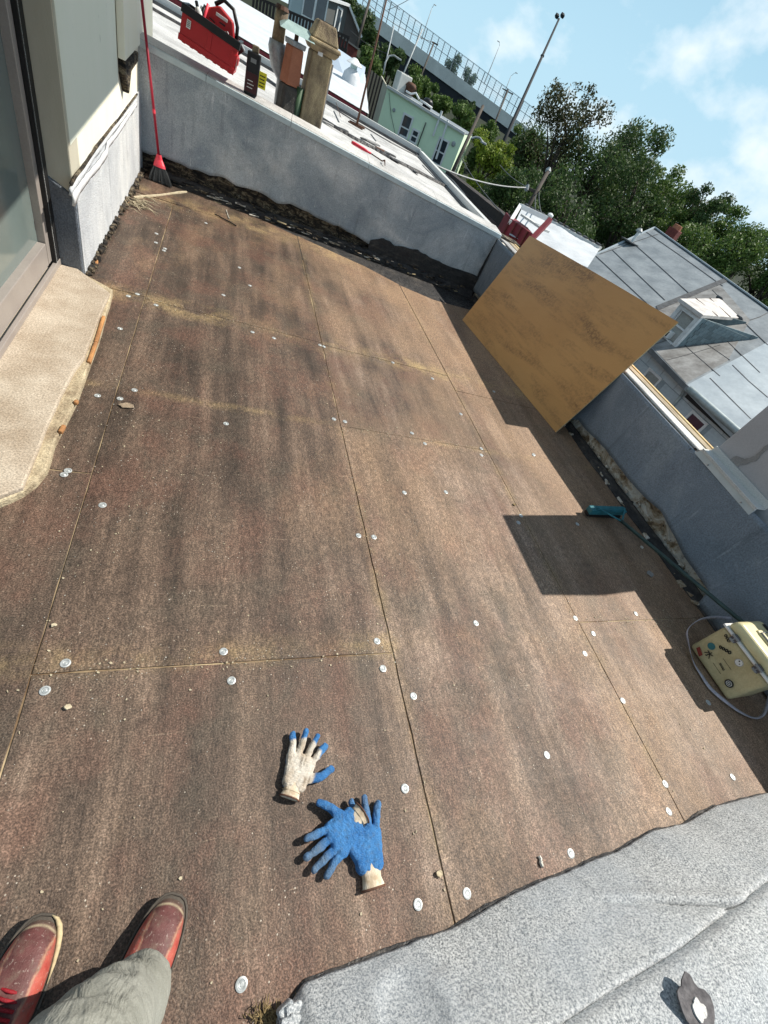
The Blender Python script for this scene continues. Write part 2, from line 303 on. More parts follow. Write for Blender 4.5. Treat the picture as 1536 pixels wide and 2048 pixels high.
M['trouser'] = n.done(c, .9, n.bump(n.ma('ADD', n.ma('MULTIPLY', wv_, 4.0), n.ma('MULTIPLY', wf, .12)), .5, .010), 0, .15)
simple('sock_red', (.40, .012, .022), (.2, .008, .014), sc=26, rough=.7, fine=300, fa=.3, bs=.8, bd=.006)
simple('sole', (.10, .085, .07), (.07, .06, .05), sc=12, rough=.8, fine=200, bs=.6)

# shoe: dusty dark mesh vamp, red-coral sides, worn pale welt
n = NT('shoe_upper'); P = n.obj(); X, Y, Z = n.sep(P)
nn = n.noise(P, 26, 5, .65)
side = n.ma('ADD', n.ma('ABSOLUTE', X), n.ma('MULTIPLY', n.ma('SUBTRACT', nn, .5), .02))
side = n.ma('ADD', side, n.ma('MULTIPLY', Y, -.02))
c = n.mix(n.ramp(nn, [(.4, 0.0), (.6, 1.0)]), (.085, .028, .026), (.125, .045, .042))
c = n.mix(n.ramp(side, [(.030, 0.0), (.036, 1.0)]), c, n.mix(n.ramp(nn, [(.35, 0.0), (.7, 1.0)]), (.34, .050, .038), (.46, .135, .095)))
c = n.mix(n.ramp(n.ma('ABSOLUTE', n.ma('SUBTRACT', side, .033)), [(.0, .9), (.0026, 0.0)]), c, (.36, .20, .13))
rim_ = n.ma('ADD', Y, n.ma('MULTIPLY', n.ma('MULTIPLY', X, X), 9.0)); c = n.mix(n.ramp(n.ma('ADD', rim_, n.ma('MULTIPLY', nn, .02)), [(.136, 0.0), (.146, .95)]), c, (.075, .052, .040)); c = n.mix(n.ramp(n.ma('ABSOLUTE', n.ma('SUBTRACT', rim_, .128)), [(.0, .9), (.0022, 0.0)]), c, (.40, .33, .22))
low_ = n.ramp(Z, [(.040, 1.0), (.046, 0.0)]); c = n.mix(low_, c, (.09, .062, .048))
c = n.mix(n.ramp(n.noise(P, 130, 3, .7), [(.60, 0.0), (.70, .6)]), c, (.42, .34, .30)); c = n.mix(n.ramp(n.noise(P, 34, 6, .75), [(.50, 0.0), (.66, .7)]), c, (.13, .085, .065))
M['shoe_upper'] = n.done(c, .6, n.bump(n.noise(P, 260, 3), .5, .002), 0, .4)

# knitted gloves: blue crinkled latex, white knit back (local frame: y to the fingertips, z away from the floor)
def glove_mat(name, knit, grey):
    n = NT(name); P = n.obj(); X, Y, Z = n.sep(P); g = n.noise(P, 430, 3, .7); b = n.noise(P, 24, 5, .6)
    blue = n.mix(n.ramp(b, [(.35, 0.0), (.65, 1.0)]), (.022, .15, .43), (.06, .25, .58))
    blue = n.mix(n.ma('MULTIPLY', n.ramp(n.noise(P, 60, 6, .75), [(.50, 0.0), (.64, 1.0)]), .45), blue, (.10, .13, .16))
    dirty = n.mix(n.ramp(b, [(.4, 0.0), (.6, 1.0)]), (.16, .21, .27), (.10, .20, .36))
    tip = n.ramp(n.ma('ADD', Y, n.ma('MULTIPLY', b, .05)), [(.135, 0.0), (.165, grey)])
    blue = n.mix(tip, blue, dirty)
    blue = n.mix(n.ma('MULTIPLY', n.ramp(g, [(.5, 0.0), (.62, 1.0)]), .35), blue, (.20, .42, .72))
    if knit:
        w = n.mix(n.ramp(b, [(.38, 0.0), (.62, 1.0)]), (.60, .50, .39), (.80, .74, .65))
        w = n.mix(n.ma('MULTIPLY', n.ramp(n.noise(n.map(P, (3, .7, 1)), 26, 5, .7), [(.56, 0.0), (.66, 1.0)]), .7), w, (.22, .16, .11))
        k = n.ma('MULTIPLY', n.ramp(n.ma('ADD', Z, n.ma('MULTIPLY', n.ma('SUBTRACT', b, .5), .012)), [(.013, 0.0), (.0155, 1.0)]), n.ramp(n.ma('ADD', n.ma('ADD', Y, n.ma('MULTIPLY', n.ma('ABSOLUTE', X), .45)), n.ma('MULTIPLY', b, .02)), [(.166, 1.0), (.171, 0.0)]))
        k = n.ma('MULTIPLY', k, n.ramp(X, [(.056, 1.0), (.060, 0.0)]))
        blue = n.mix(k, blue, w)
    M[name] = n.done(blue, .68, n.bump(n.ma('ADD', g, n.ma('ADD', n.ma('MULTIPLY', b, 2.5), n.ma('MULTIPLY', n.noise(n.map(P, (1, 2.2, 1)), 75, 4, .7), 1.8))), 1.0, .005), 0, .3)
glove_mat('glove_knit', True, .0); glove_mat('glove_latex', False, .9); glove_mat('glove_latex_clean', False, .55)
n = NT('glove_cuff'); P = n.obj()
b = n.noise(P, 28, 5, .6); c = n.mix(n.ramp(b, [(.4, 0.0), (.6, 1.0)]), (.42, .33, .23), (.66, .58, .46))
M['glove_cuff'] = n.done(c, .9, n.bump(n.noise(n.map(P, (1, .15, 1)), 300, 2), .6, .002), 0, .2)
simple('cuff_inside', (.05, .028, .016), (.02, .012, .01), rough=.9)

def leafmat(name, a, b, c):
    n = NT(name); r = n.noise(n.obj(), .9, 4, .6); f = n.noise(n.obj(), 9, 2)
    col = n.ramp(n.ma('ADD', n.ma('MULTIPLY', r, .6), n.ma('MULTIPLY', f, .4)), [(.36, a), (.5, b), (.64, c)])
    m = n.done(col, .6, None, 0, .3)
    tr = n.t.nodes.new('ShaderNodeBsdfTranslucent'); n.link(col, tr.inputs[0]); mxs = n.t.nodes.new('ShaderNodeMixShader'); mxs.inputs[0].default_value = .3
    n.link(n.b.outputs[0], mxs.inputs[1]); n.link(tr.outputs[0], mxs.inputs[2]); n.link(mxs.outputs[0], n.o.inputs[0]); M[name] = m
leafmat('leaf_dark', (.026, .050, .016), (.054, .095, .028), (.10, .155, .046))
leafmat('leaf_mid', (.045, .085, .020), (.090, .150, .034), (.15, .22, .055))
leafmat('leaf_bright', (.10, .15, .02), (.18, .24, .03), (.27, .32, .05))
leafmat('leaf_brown', (.035, .042, .018), (.062, .066, .026), (.10, .095, .038))
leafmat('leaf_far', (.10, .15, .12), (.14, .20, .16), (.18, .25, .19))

# ------------------------------------------------------------------ object helpers
def link(name, me, parent=None, mat=None, smooth=False):
    o = bpy.data.objects.new(name, me); COL.objects.link(o)
    if parent is not None:
        o.parent = parent
        o.matrix_parent_inverse = Matrix.Identity(4)
        o.location = -parent.location if parent.get('_w') else (0, 0, 0)
        if parent.get('_w') is None and parent.parent is not None: pass
    if mat: me.materials.append(M[mat] if isinstance(mat, str) else mat)
    if smooth:
        for p in me.polygons: p.use_smooth = True
    return o
def tag(o, label=None, cat=None, group=None, kind=None):
    if label: o['label'] = label
    if cat: o['category'] = cat
    if group: o['group'] = group
    if kind: o['kind'] = kind
    return o
def thing(name, label, cat, group=None):
    """an Empty at the origin of the survey frame; parts keep surveyed coordinates; settle() moves it to the base at the end"""
    e = bpy.data.objects.new(name, None); COL.objects.link(e); e.empty_display_size = .1
    tag(e, label, cat, group); return e
class MB:
    def __init__(s): s.v = []; s.f = []
    def add(s, vs, fs):
        b = len(s.v); s.v += [tuple(v) for v in vs]; s.f += [tuple(b+i for i in f) for f in fs]; return s
    def hexa(s, q):  # 8 corners: bottom 0-3, top 4-7
        return s.add(q, [(3, 2, 1, 0), (4, 5, 6, 7), (0, 1, 5, 4), (1, 2, 6, 5), (2, 3, 7, 6), (3, 0, 4, 7)])
    def box(s, c, d, R=None):
        c = Vector(c); R = R or Matrix.Identity(3); q = []
        for z in (-.5, .5):
            for x, y in ((-.5, -.5), (.5, -.5), (.5, .5), (-.5, .5)): q.append(c + R @ Vector((x*d[0], y*d[1], z*d[2])))
        return s.hexa(q)
    def beam(s, a, b, w, t, up=(0, 0, 1)):
        a = Vector(a); b = Vector(b); y = (b-a); l = y.length; y /= l; x = y.cross(Vector(up)).normalized(); z = x.cross(y)
        return s.box((a+b)/2, (w, l, t), Matrix((x, y, z)).transposed())
    def tube(s, a, b, r0, r1=None, n=10, cap=True):
        r1 = r0 if r1 is None else r1; a = Vector(a); b = Vector(b); d = (b-a).normalized(); x = d.orthogonal().normalized(); y = d.cross(x)
        vs = []
        for p, r in ((a, r0), (b, r1)):
            for i in range(n): t = 2*math.pi*i/n; vs.append(p + (x*math.cos(t)+y*math.sin(t))*r)
        fs = [(i, (i+1) % n, n+(i+1) % n, n+i) for i in range(n)]
        if cap: fs += [tuple(range(n-1, -1, -1)), tuple(range(n, 2*n))]
        return s.add(vs, fs)
    def path(s, pts, r, n=8):
        pts = [Vector(p) for p in pts]; vs = []; m = len(pts); ref = None
        for i, p in enumerate(pts):
            d = (pts[min(i+1, m-1)]-pts[max(i-1, 0)]).normalized()
            x = d.orthogonal().normalized() if ref is None else (ref - d*ref.dot(d)).normalized(); ref = x; y = d.cross(x)
            rr = r[i] if isinstance(r, (list, tuple)) else r
            for k in range(n): t = 2*math.pi*k/n; vs.append(p + (x*math.cos(t)+y*math.sin(t))*rr)
        fs = [(i*n+k, i*n+(k+1) % n, (i+1)*n+(k+1) % n, (i+1)*n+k) for i in range(m-1) for k in range(n)]
        fs += [tuple(range(n-1, -1, -1)), tuple(range((m-1)*n, m*n))]
        return s.add(vs, fs)
    def prism(s, poly, th):  # polygon (3D) extruded by vector th
        poly = [Vector(p) for p in poly]; th = Vector(th); n = len(poly)
        nn = Vector((0, 0, 0))
        for i in range(n): nn += poly[i].cross(poly[(i+1) % n])
        if nn.dot(th) > 0: poly = poly[::-1]
        vs = poly + [p+th for p in poly]
        return s.add(vs, [tuple(range(n)), tuple(range(2*n-1, n-1, -1))] + [(i, n+i, n+(i+1) % n, (i+1) % n) for i in range(n)])
    def lathe(s, c, prof, n=24, R=None):
        c = Vector(c); R = R or Matrix.Identity(3); vs = []; m = len(prof)
        for r, z in prof:
            for k in range(n): t = 2*math.pi*k/n; vs.append(c + R @ Vector((r*math.cos(t), r*math.sin(t), z)))
        fs = [(i*n+k, i*n+(k+1) % n, (i+1)*n+(k+1) % n, (i+1)*n+k) for i in range(m-1) for k in range(n)]
        fs += [tuple(range(n-1, -1, -1)), tuple(range((m-1)*n, m*n))]
        return s.add(vs, fs)
    def mesh(s, name):
        me = bpy.data.meshes.new(name); me.from_pydata(s.v, [], s.f); me.update(); return me
    def build(s, name, mat, parent=None, bevel=0, smooth=False, seg=2, fix=True):
        me = s.mesh(name)
        if fix:
            bm = bmesh.new(); bm.from_mesh(me); bmesh.ops.recalc_face_normals(bm, faces=bm.faces); bm.to_mesh(me); bm.free()
        o = link(name, me, parent, mat, smooth)
        if bevel:
            b = o.modifiers.new('bevel', 'BEVEL'); b.width = bevel; b.segments = seg; b.limit_method = 'ANGLE'; b.angle_limit = math.radians(35)
        return o
def frame(origin, xa, ya):
    x = Vector(xa).normalized(); y = (Vector(ya) - x*Vector(ya).dot(x)).normalized(); z = x.cross(y)
    return Matrix.Translation(origin) @ Matrix((x, y, z)).transposed().to_4x4()
def fillpoly(poly, hmax=.06, jitter=0):
    """triangulated sheet with inner points"""
    bm = bmesh.new(); vs = [bm.verts.new(p) for p in poly]; f = bm.faces.new(vs); bmesh.ops.triangulate(bm, faces=[f]); return bm

# ------------------------------------------------------------------ ROOF DECK (setting)
deck = tag(bpy.data.objects.new('roof_deck', None), kind='structure'); COL.objects.link(deck)
MB().prism([(-1.3, -1.6, -.045), (3.6, -1.6, -.045), (3.6, 6.6, -.045), (-1.3, 6.6, -.045)], (0, 0, .0415)).build('foam_core', 'foam_core', deck)
def board(x0, x1, y0, y1, clip=None, dz=0, g=.0017):
    x0 += g; x1 -= g; y0 += g; y1 -= g
    poly = clip or [(x0, y0), (x1, y0), (x1, y1), (x0, y1)]
    # slightly nibbled edges
    out = []
    for i, a in enumerate(poly):
        b = poly[(i+1) % len(poly)]; a = Vector(a).to_2d(); b = Vector(b).to_2d(); l = (b-a).length; k = max(1, int(l/.07)); nn = Vector((-(b-a).y, (b-a).x)).normalized()
        for j in range(k):
            p = a.lerp(b, j/k)
            if j: p += nn * (abs(mnoise.noise((p.x*9, p.y*9, i))) * .0045)
            out.append((p.x, p.y, -.014+dz))
    return MB().prism(out, (0, 0, .014)).build('deck_board', 'deck_board', deck, bevel=.0012, seg=1)
XA = -.415
q = az((95, 945)); 
left_edge = [az(p) for p in ((95, 945), (150, 845), (180, 745), (205, 650), (225, 580), (222, 578))]
board(-1.2, XA, -1.5, 1.535)
board(-.80, XA, 1.535, 3.24, dz=.001)
board(-.80, XA, 3.24, 5.22, dz=.002)
board(-.80, .0, 5.22, 6.0, clip=[(-.76, 5.23), (-.02, 5.28), (-.02, 5.90), (-.76, 5.97)], dz=.004)
board(XA, .82, -1.5, .655); board(XA, .82, .655, 3.21, dz=.0015); board(XA, .82, 3.21, 5.8, clip=[(XA+.002, 3.213), (.817, 3.213), (.817, 5.54), (.05, 5.84), (XA+.002, 5.2)], dz=.001)
board(.82, 1.985, -1.5, 2.175, dz=.0015); board(.82, 1.985, 2.175, 3.18); board(.82, 1.985, 3.18, 5.6, clip=[(.823, 3.183), (1.982, 3.183), (1.982, 5.08), (1.6, 5.3), (.823, 5.56)], dz=.001)
board(1.985, 3.3, -1.5, .765, dz=.0005); board(1.985, 3.3, .765, 2.95); board(1.985, 3.3, 2.95, 5.2, clip=[(1.987, 2.953), (3.28, 2.953), (3.28, 5.05), (2.42, 4.95), (1.99, 5.06)], dz=.001)
# dark felt showing past the boards at the foot of the far wall
MB().prism([(-.3, 5.0, -.0015), (3.4, 4.6, -.0015), (3.4, 6.0, -.0015), (-.3, 6.1, -.0015)], (0, 0, -.003)).build('roofing_felt', 'tar', deck)
# fastener plates
pm = MB().lathe((0, 0, 0), [(.0148, 0), (.0145, .0012), (.0106, .0022), (.0098, .0012), (.0081, .0010), (.0068, .0022), (.0053, .0018), (.0038, .0030), (.001, .0030)], 20).mesh('fastener_plate')
pm.materials.append(M['zinc_plate']); pm.materials.append(M['zinc_ring'])
for i, p in enumerate(pm.polygons):
    p.use_smooth = False
    if 3 <= i//20 < 5 and i < 160: p.material_index = 1
plates = [(131,1326),(90,1381),(447,1303),(463,1361),(754,1282),(766,1337),(827,1392),(810,1577),(483,1969),(836,1809),(934,1787),(1142,1707),(1094,1510),(952,1246),(717,1071),(748,1074),(205,1010),(136,941),(128,949),(452,847),(195,791),(269,780),(240,657),(240,797),(690,843),(668,838),(824,866),(850,887),(922,828),(963,897),(963,910),(892,984),(809,985),(1037,1045),(1042,1031),(640,690),(648,693),(328,501),(500,571),(479,535),(1067,910),(1170,1307),(1187,1267),(1151,1236),(1246,1401),(1272,1227),(1331,1568),(1466,1554),(1338,1623),(786,725),(865,757),(1155,1048),(313,467),(312,485),(330,497),(412,446),(275,588),(257,592),(312,610),(1068,909),(988,783),(1417,1405),(548,676),(505,664),(447,590)]
pr = None
for i, p in enumerate(plates):
    w = az(p, .003)
    o = bpy.data.objects.new('fastener_plate', pm); COL.objects.link(o); o.parent = deck; o.location = (w.x, w.y, .0022); o.rotation_euler = (random.uniform(-.03, .03), random.uniform(-.03, .03), random.random()*6)

# chips and crumbs: countless
def chips(name, N, sampler, smin, smax, mat, zb=.003):
    vs = []; fs = []
    for i in range(N):
        x, y = sampler(); s = smin * (smax/smin) ** (random.random() ** 2.2); a = random.random()*6.28; k = random.choice((4, 5, 6)); el = random.uniform(.35, 1)
        b = len(vs); tilt = random.uniform(-.25, .25)
        for j in range(k):
            t = 2*math.pi*j/k + random.uniform(-.25, .25); r = s*random.uniform(.7, 1.1); px_, py_ = r*math.cos(t), r*math.sin(t)*el
            X_, Y_ = px_*math.cos(a)-py_*math.sin(a), px_*math.sin(a)+py_*math.cos(a); zz = zb + px_*tilt + s*.25
            vs.append((x+X_, y+Y_, zz))
        for j in range(k):
            vs.append((vs[b+j][0]*.98+x*.02, vs[b+j][1]*.98+y*.02, max(.0015, vs[b+j][2]-s*.35)))
        fs.append(tuple(b+j for j in range(k))); fs += [(b+j, b+k+j, b+k+(j+1) % k, b+(j+1) % k) for j in range(k)]
    me = bpy.data.meshes.new(name); me.from_pydata(vs, [], fs); o = link(name, me, None, mat); tag(o, kind='stuff'); return o
seams = [((XA, -.3), (XA, 5.3)), ((.82, -.2), (.82, 5.5)), ((XA, .655), (.82, .655)), ((XA, 3.21), (.82, 3.21)), ((.82, 2.175), (1.98, 2.175)), ((.82, 3.18), (1.98, 3.18)), ((1.985, -.1), (1.985, 4.5)), ((1.985, .765), (3.1, .765))]
def smp():
    r = random.random()
    if r < .42:
        a, b = random.choice(seams); t = random.random(); return a[0]+(b[0]-a[0])*t+random.gauss(0, .02 if r < .3 else .09), a[1]+(b[1]-a[1])*t+random.gauss(0, .02 if r < .3 else .09)
    if r < .56: return random.gauss(-.45, .32), random.gauss(5.1, .45)
    if r < .64: return random.gauss(-.15, .25), random.gauss(1.5, .35)
    return random.uniform(-.75, 3.1), random.uniform(-.15, 5.6)
def ok(x, y):
    if x < -.60 + .0 and 1.5 < y < 3.3: return False
    if x < -.76 and y > 3.2: return False
    if y > 5.45 - .1*x or y < -.17 or x > 3.1: return False
    return True
def smpo():
    while True:
        x, y = smp()
        if ok(x, y): return x, y
tag(chips('wood_crumbs', 3000, smpo, .0009, .0058, 'chip'), 'pale crumbs and slivers of board scattered over the brown deck', 'debris')
tag(chips('grit', 3000, smpo, .0009, .0028, 'pale_chip'), 'tiny light grit strewn across the brown roof boards', 'debris')
# shredded fibre at the corner of the left wall
def fibres():
    a = az((255, 400)).to_2d(); return a.x+random.gauss(0, .10), a.y+random.gauss(0, .06)
m = MB()
for i in range(46):
    p = az((random.gauss(262, 20), random.gauss(404, 8))); a = random.uniform(-.9, .2); l = random.uniform(.04, .16)
    d = Vector((math.cos(a), math.sin(a), 0)); q = [p + Vector((0, 0, .006)) , p + d*l*.5 + Vector((0, 0, random.uniform(.01, .03))), p + d*l + Vector((random.uniform(-.02, .02), random.uniform(-.02, .02), .006))]
    m.path(q, [.005, .004, .001], 4)
tag(m.build('shredded_fibre', 'chip'), 'heap of pale shredded board fibre at the foot of the white wall', 'debris', kind='stuff')
def stick(pa, pb, w, t, mat, name, label, z=.006):
    a = az(pa, z); b = az(pb, z); m = MB(); k = 7; pts = []
    for i in range(k+1):
        p = a.lerp(b, i/k); pts.append(p + Vector((random.uniform(-1, 1)*w*.25, random.uniform(-1, 1)*w*.25, random.uniform(0, .002))))
    m.path(pts, [w*random.uniform(.4, .6) for _ in pts], 6); o = m.build(name, mat); tag(o, label, 'debris'); return o
stick((268, 396), (372, 384), .022, .01, 'chip', 'foam_strip', 'long pale strip of foam lying near the broom in the far left corner')
stick((430, 428), (473, 452), .012, .01, 'ink', 'dark_twig', 'thin dark stick lying on the boards near the far wall', z=.01)
stick((1078, 1712), (1084, 1732), .012, .01, 'pale_chip', 'wood_splinter', 'short pale splinter lying near the front parapet')
stick((452, 420), (458, 437), .008, .01, 'pale_chip', 'curled_shaving', 'curled pale shaving beside the thin dark stick')
def flake(p, r, mat, name, label, z=.004, el=.75):
    c = az(p, z); m = MB(); k = 15; poly = []
    for i in range(k):
        t = 2*math.pi*i/k; rr = r*(.72+.45*abs(mnoise.noise((math.cos(t)*1.6+p[0], math.sin(t)*1.6, p[1]))*1.6)); poly.append(c + Vector((rr*math.cos(t), rr*math.sin(t)*el, random.uniform(0, .003))))
    m.prism(poly, (0, 0, .005)); o = m.build(name, mat, bevel=.0015, seg=1); tag(o, label, 'debris'); return o
flake((254, 812), .035, 'dust_flake', 'mortar_flake', 'brown crusty flake beside a fastener on the left boards')
flake((1300, 1148), .036, 'stucco_patch', 'plaster_flake', 'grey plaster flake lying in the shade below the right parapet')
flake((1283, 1095), .018, 'pale_chip', 'plaster_chip', 'small pale chip in the shade near the long green handle')
flake((878, 1748), .014, 'chip', 'board_crumb', 'tan crumb on the joint line right of the crossed gloves')
flake((136, 1415), .012, 'chip', 'board_chip', 'yellow chip on the boards near the lower left joint')
flake((108, 1251), .010, 'chip', 'foam_chip', 'yellow foam chip above the two fasteners at the left')
flake((1028, 1010), .014, 'leafy_litter', 'dry_leaf', 'small dry brown leaf at the tip of the square shadow')

# ------------------------------------------------------------------ LEFT HOUSE WALL
XW = -.78
hw = thing('house_wall', 'cream painted house wall, shade tinted above, with a sliding glass door, left edge of the roof', 'wall')
def wl(p, x=XW): v = ax(p, x); return v
ycol = 3.30
rag = [(139, 372), (150, 352), (166, 334), (182, 310), (196, 290), (210, 272), (222, 256), (236, 240), (252, 218), (273, 190)]
rg = [wl(p, XW+.014) for p in rag]; rg[0].y = ycol+.004
lw = [Vector((XW+.014, ycol+.004, -.2)), Vector((XW+.014, 8.4, -.2)), Vector((XW+.014, 8.4, rg[-1].z+.05))] + rg[::-1]
MB().prism(lw, (-.25, 0, 0)).build('lower_wall', 'white_stucco', hw)
MB().prism([(XW, ycol+.001, .2), (XW, 7.0, .2), (XW, 7, 2.9), (XW, ycol+.001, 2.9)], (-.2, 0, 0)).build('upper_wall', 'cream_paint', hw)
# panel, shade painted into its mint tone, slightly recessed between column trim and pilaster
gy0 = wl((102, 0)).y; gy1 = wl((228, 0)).y
MB().prism([(XW+.006, ycol+.03, .70), (XW+.006, 4.86, .80), (XW+.006, 4.93, 2.9), (XW+.006, ycol+.03, 2.9)], (-.05, 0, 0)).build('shaded_panel', 'shaded_panel', hw)
MB().prism([(XW+.055, 4.90, .93), (XW+.055, 5.66, .97), (XW+.055, 5.66, 2.9), (XW+.055, 4.90, 2.9)], (-.05, 0, 0)).build('pilaster', 'cream_paint', hw, bevel=.006)
MB().prism([(XW+.050, 4.92, .84), (XW+.050, 5.05, .72), (XW+.050, 5.2, .84), (XW+.050, 5.58, .87), (XW+.050, 5.60, .929), (XW+.050, 4.92, .929)], (-.05, 0, 0)).build('rotten_pilaster_foot', 'rotten_edge', hw, bevel=.01)
# column: front face dark coated below, beige above
MB().prism([(-1.02, ycol, .3), (XW+.004, ycol, .3), (XW+.004, ycol, 2.9), (-1.02, ycol, 2.9)], (0, .2, 0)).build('column', 'column_paint', hw, bevel=.008)
m = MB(); m.prism([(-1.02, ycol-.012, -.05), (XW+.008, ycol-.012, -.05), (XW+.010, ycol-.012, .46), (-.84, ycol-.010, .50), (-.90, ycol-.011, .53), (-1.02, ycol-.012, .54)], (0, .2, 0)); m.build('column_base_coat', 'dark_stucco', hw, bevel=.01)
# torn membrane edge tape between stucco and cream wall
def ribbon(px, w0, w1, off, name, mat, wob=.5, seed=0):
    vs = []; P4 = []
    for i in range(len(px)-1):
        for j in range(6): t = j/6; P4.append(wl((px[i][0]*(1-t)+px[i+1][0]*t, px[i][1]*(1-t)+px[i+1][1]*t), XW+off))
    P4.append(wl(px[-1], XW+off)); n_ = len(P4)
    for i, p in enumerate(P4):
        k = i/(n_-1); w = (w0*(1-k)+w1*k)*(1+wob*mnoise.noise((p.y*7, seed, 0)))
        vs += [p+Vector((0, 0, -w*.5)), p+Vector((.006, 0, 0)), p+Vector((.002, 0, w*.5))]
    m = MB().add(vs, [(3*i+k_, 3*i+3+k_, 3*i+4+k_, 3*i+1+k_) for i in range(n_-1) for k_ in (0, 1)]); o = m.build(name, mat, hw, smooth=True, fix=False); sd = o.modifiers.new('s', 'SOLIDIFY'); sd.thickness = .012; sd.offset = 0
ribbon([(145, 400), (158, 376), (176, 352), (196, 330), (212, 306), (214, 290), (232, 268), (252, 238), (272, 208)], .05, .03, .020, 'torn_edge_tape', 'white_caulk', .8, 3)
ribbon([(139, 384), (150, 366), (166, 344), (182, 318), (198, 297), (222, 264), (240, 242), (272, 200)], .035, .02, .017, 'lifted_membrane', 'white_stucco', .7, 9)
ribbon([(140, 370), (150, 352), (166, 332), (182, 308), (196, 288), (210, 270), (222, 254), (236, 238), (252, 216), (273, 188)], .020, .010, .014, 'crumbled_edge', 'rotten_edge', 1.0, 5)
# torn foot of the stucco
m = MB()
for i in range(170):
    y = ycol + random.uniform(.02, 2.6); r = random.uniform(.006, .024); m.box((XW+.012+random.random()*.03, y, random.uniform(0, .03)), (r*1.4, r*2.4, r*1.2), Matrix.Rotation(random.uniform(-.8, .8), 3, random.choice('XYZ')))
m.build('torn_foot', 'rotten_edge', hw, bevel=.003, seg=1)
m = MB()
for y, l in ((3.55, .12), (3.62, .10), (4.9, .13)): m.box((XW+.030, y, .006), (.022, l, .014), Matrix.Rotation(.12, 3, 'Z'))
m.build('orange_foam', 'orange_foam', hw, bevel=.006)
# door threshold (raised, tan coating) with broken yellow edge
def sillpt(p, z): return az(p, z)
sp_ = [az(p, .03) for p in ((226, 580), (219, 607), (214, 622), (198, 678), (181, 723), (166, 765), (154, 797), (140, 826), (122, 859), (108, 888), (101, 915), (93, 939), (72, 964), (45, 984), (20, 996), (0, 1004))]
sp_ += [Vector((-.92, 1.1, .03)), Vector((-1.3, 1.1, .03)), Vector((-1.3, 3.285, .03)), Vector((-.78, 3.285, .03))]
m = MB(); m.prism([Vector((p.x, p.y, -.03)) for p in sp_], (0, 0, .065)); m.build('threshold_edge', 'sill_edge', hw, bevel=.008)
inner = [az(p, .052) for p in ((220, 586), (208, 612), (196, 640), (186, 668), (177, 690), (168, 716), (150, 738), (136, 765), (122, 791), (106, 826), (93, 854), (78, 895), (66, 924), (52, 956), (45, 974), (20, 984), (0, 992))]
inner += [Vector((-.92, 1.1, .052)), Vector((-1.3, 1.1, .052)), Vector((-1.3, 3.283, .052)), Vector((-.80, 3.283, .052))]
MB().prism([Vector((p.x, p.y, .02)) for p in inner], (0, 0, .034)).build('threshold', 'sill_coat', hw, bevel=.006)
m = MB()
for (pa, pb) in (((206, 632), (190, 684)), ((190, 684), (176, 724)), ((152, 800), (148, 806)), ((126, 850), (118, 864))):
    a = az(pa, .04); b = az(pb, .04); m.beam(a+Vector((.004, 0, -.004)), b+Vector((.004, 0, -.004)), .018, .02)
m.build('orange_foam', 'orange_foam', hw, bevel=.006)
# sliding door: x plane -.93
XD = -.935
dr = None
jl = MB(); jl.box((XD+.02, ycol-.055, 1.4), (.05, .085, 2.7)); jl.build('door_jamb', 'black_rubber', hw)
MB().box((XD+.030, ycol-.078, 1.4), (.03, .010, 2.7)).build('door_track_upright', 'white_paint', hw, bevel=.003)
door = MB().box((XD-.02, 2.72, 1.42), (.012, 1.0, 2.55)).build('door_glass', 'glass_door', hw)
m = MB(); m.box((XD, ycol-.128, 1.45), (.05, .055, 2.7)); m.box((XD, 2.66, .16), (.05, .95, .12)); m.box((XD+.002, 2.19, 1.45), (.05, .06, 2.7)); m.build('door_frame', 'door_metal', hw, bevel=.003)
m = MB(); m.box((XD+.038, 2.65, .072), (.022, 1.3, .035)); m.build('door_track', 'door_metal', hw, bevel=.003)
MB().box((XD-.02, 1.55, 1.42), (.012, 1.15, 2.6)).build('door_glass', 'glass_door', hw)
m = MB(); m.box((XD+.03, 2.14, 1.45), (.04, .04, 2.7)); m.build('door_seal', 'black_rubber', hw)
# overhanging canopy above the door (outside the frame; throws the shade on the wall)
MB().hexa([(-1.1, .6, 2.47), (.83, .6, 2.47), (.83, 7.9, 2.87), (-1.1, 7.9, 2.87), (-1.1, .6, 2.6), (.83, .6, 2.6), (.83, 7.9, 3.0), (-1.1, 7.9, 3.0)]).build('canopy', 'white_paint', hw)

# ------------------------------------------------------------------ FAR PARAPET
def topz(x): return .975 - .0635*(x+.1)
fp = thing('parapet_wall', 'blue-grey coated parapet across the far end of the roof, torn tar at its foot', 'wall')
def fpt(s, z, off=0): v = FA + FE*s + FN*off; return Vector((v.x, v.y, z))
LF = (FB-FA).length
def fs(p): return (af(p)-FA).dot(FE)
TOPP = [((275, 50)), ((290, 90)), (430, 163), (620, 256), (800, 348), (1000, 470)]
def ztop(s): x = FA.x + s*FE.x; return .96 - .075*(x+.7)*.72
# core
m = MB(); N = 28
core = [fpt(-.1, -.3, .03), fpt(LF+.35, -.3, .03), fpt(LF+.35, ztop(LF)-.02, .03), fpt(-.1, ztop(-.1)-.02, .03)]
MB().prism(core, FN*.22).build('masonry_core', 'rotten_edge', fp)
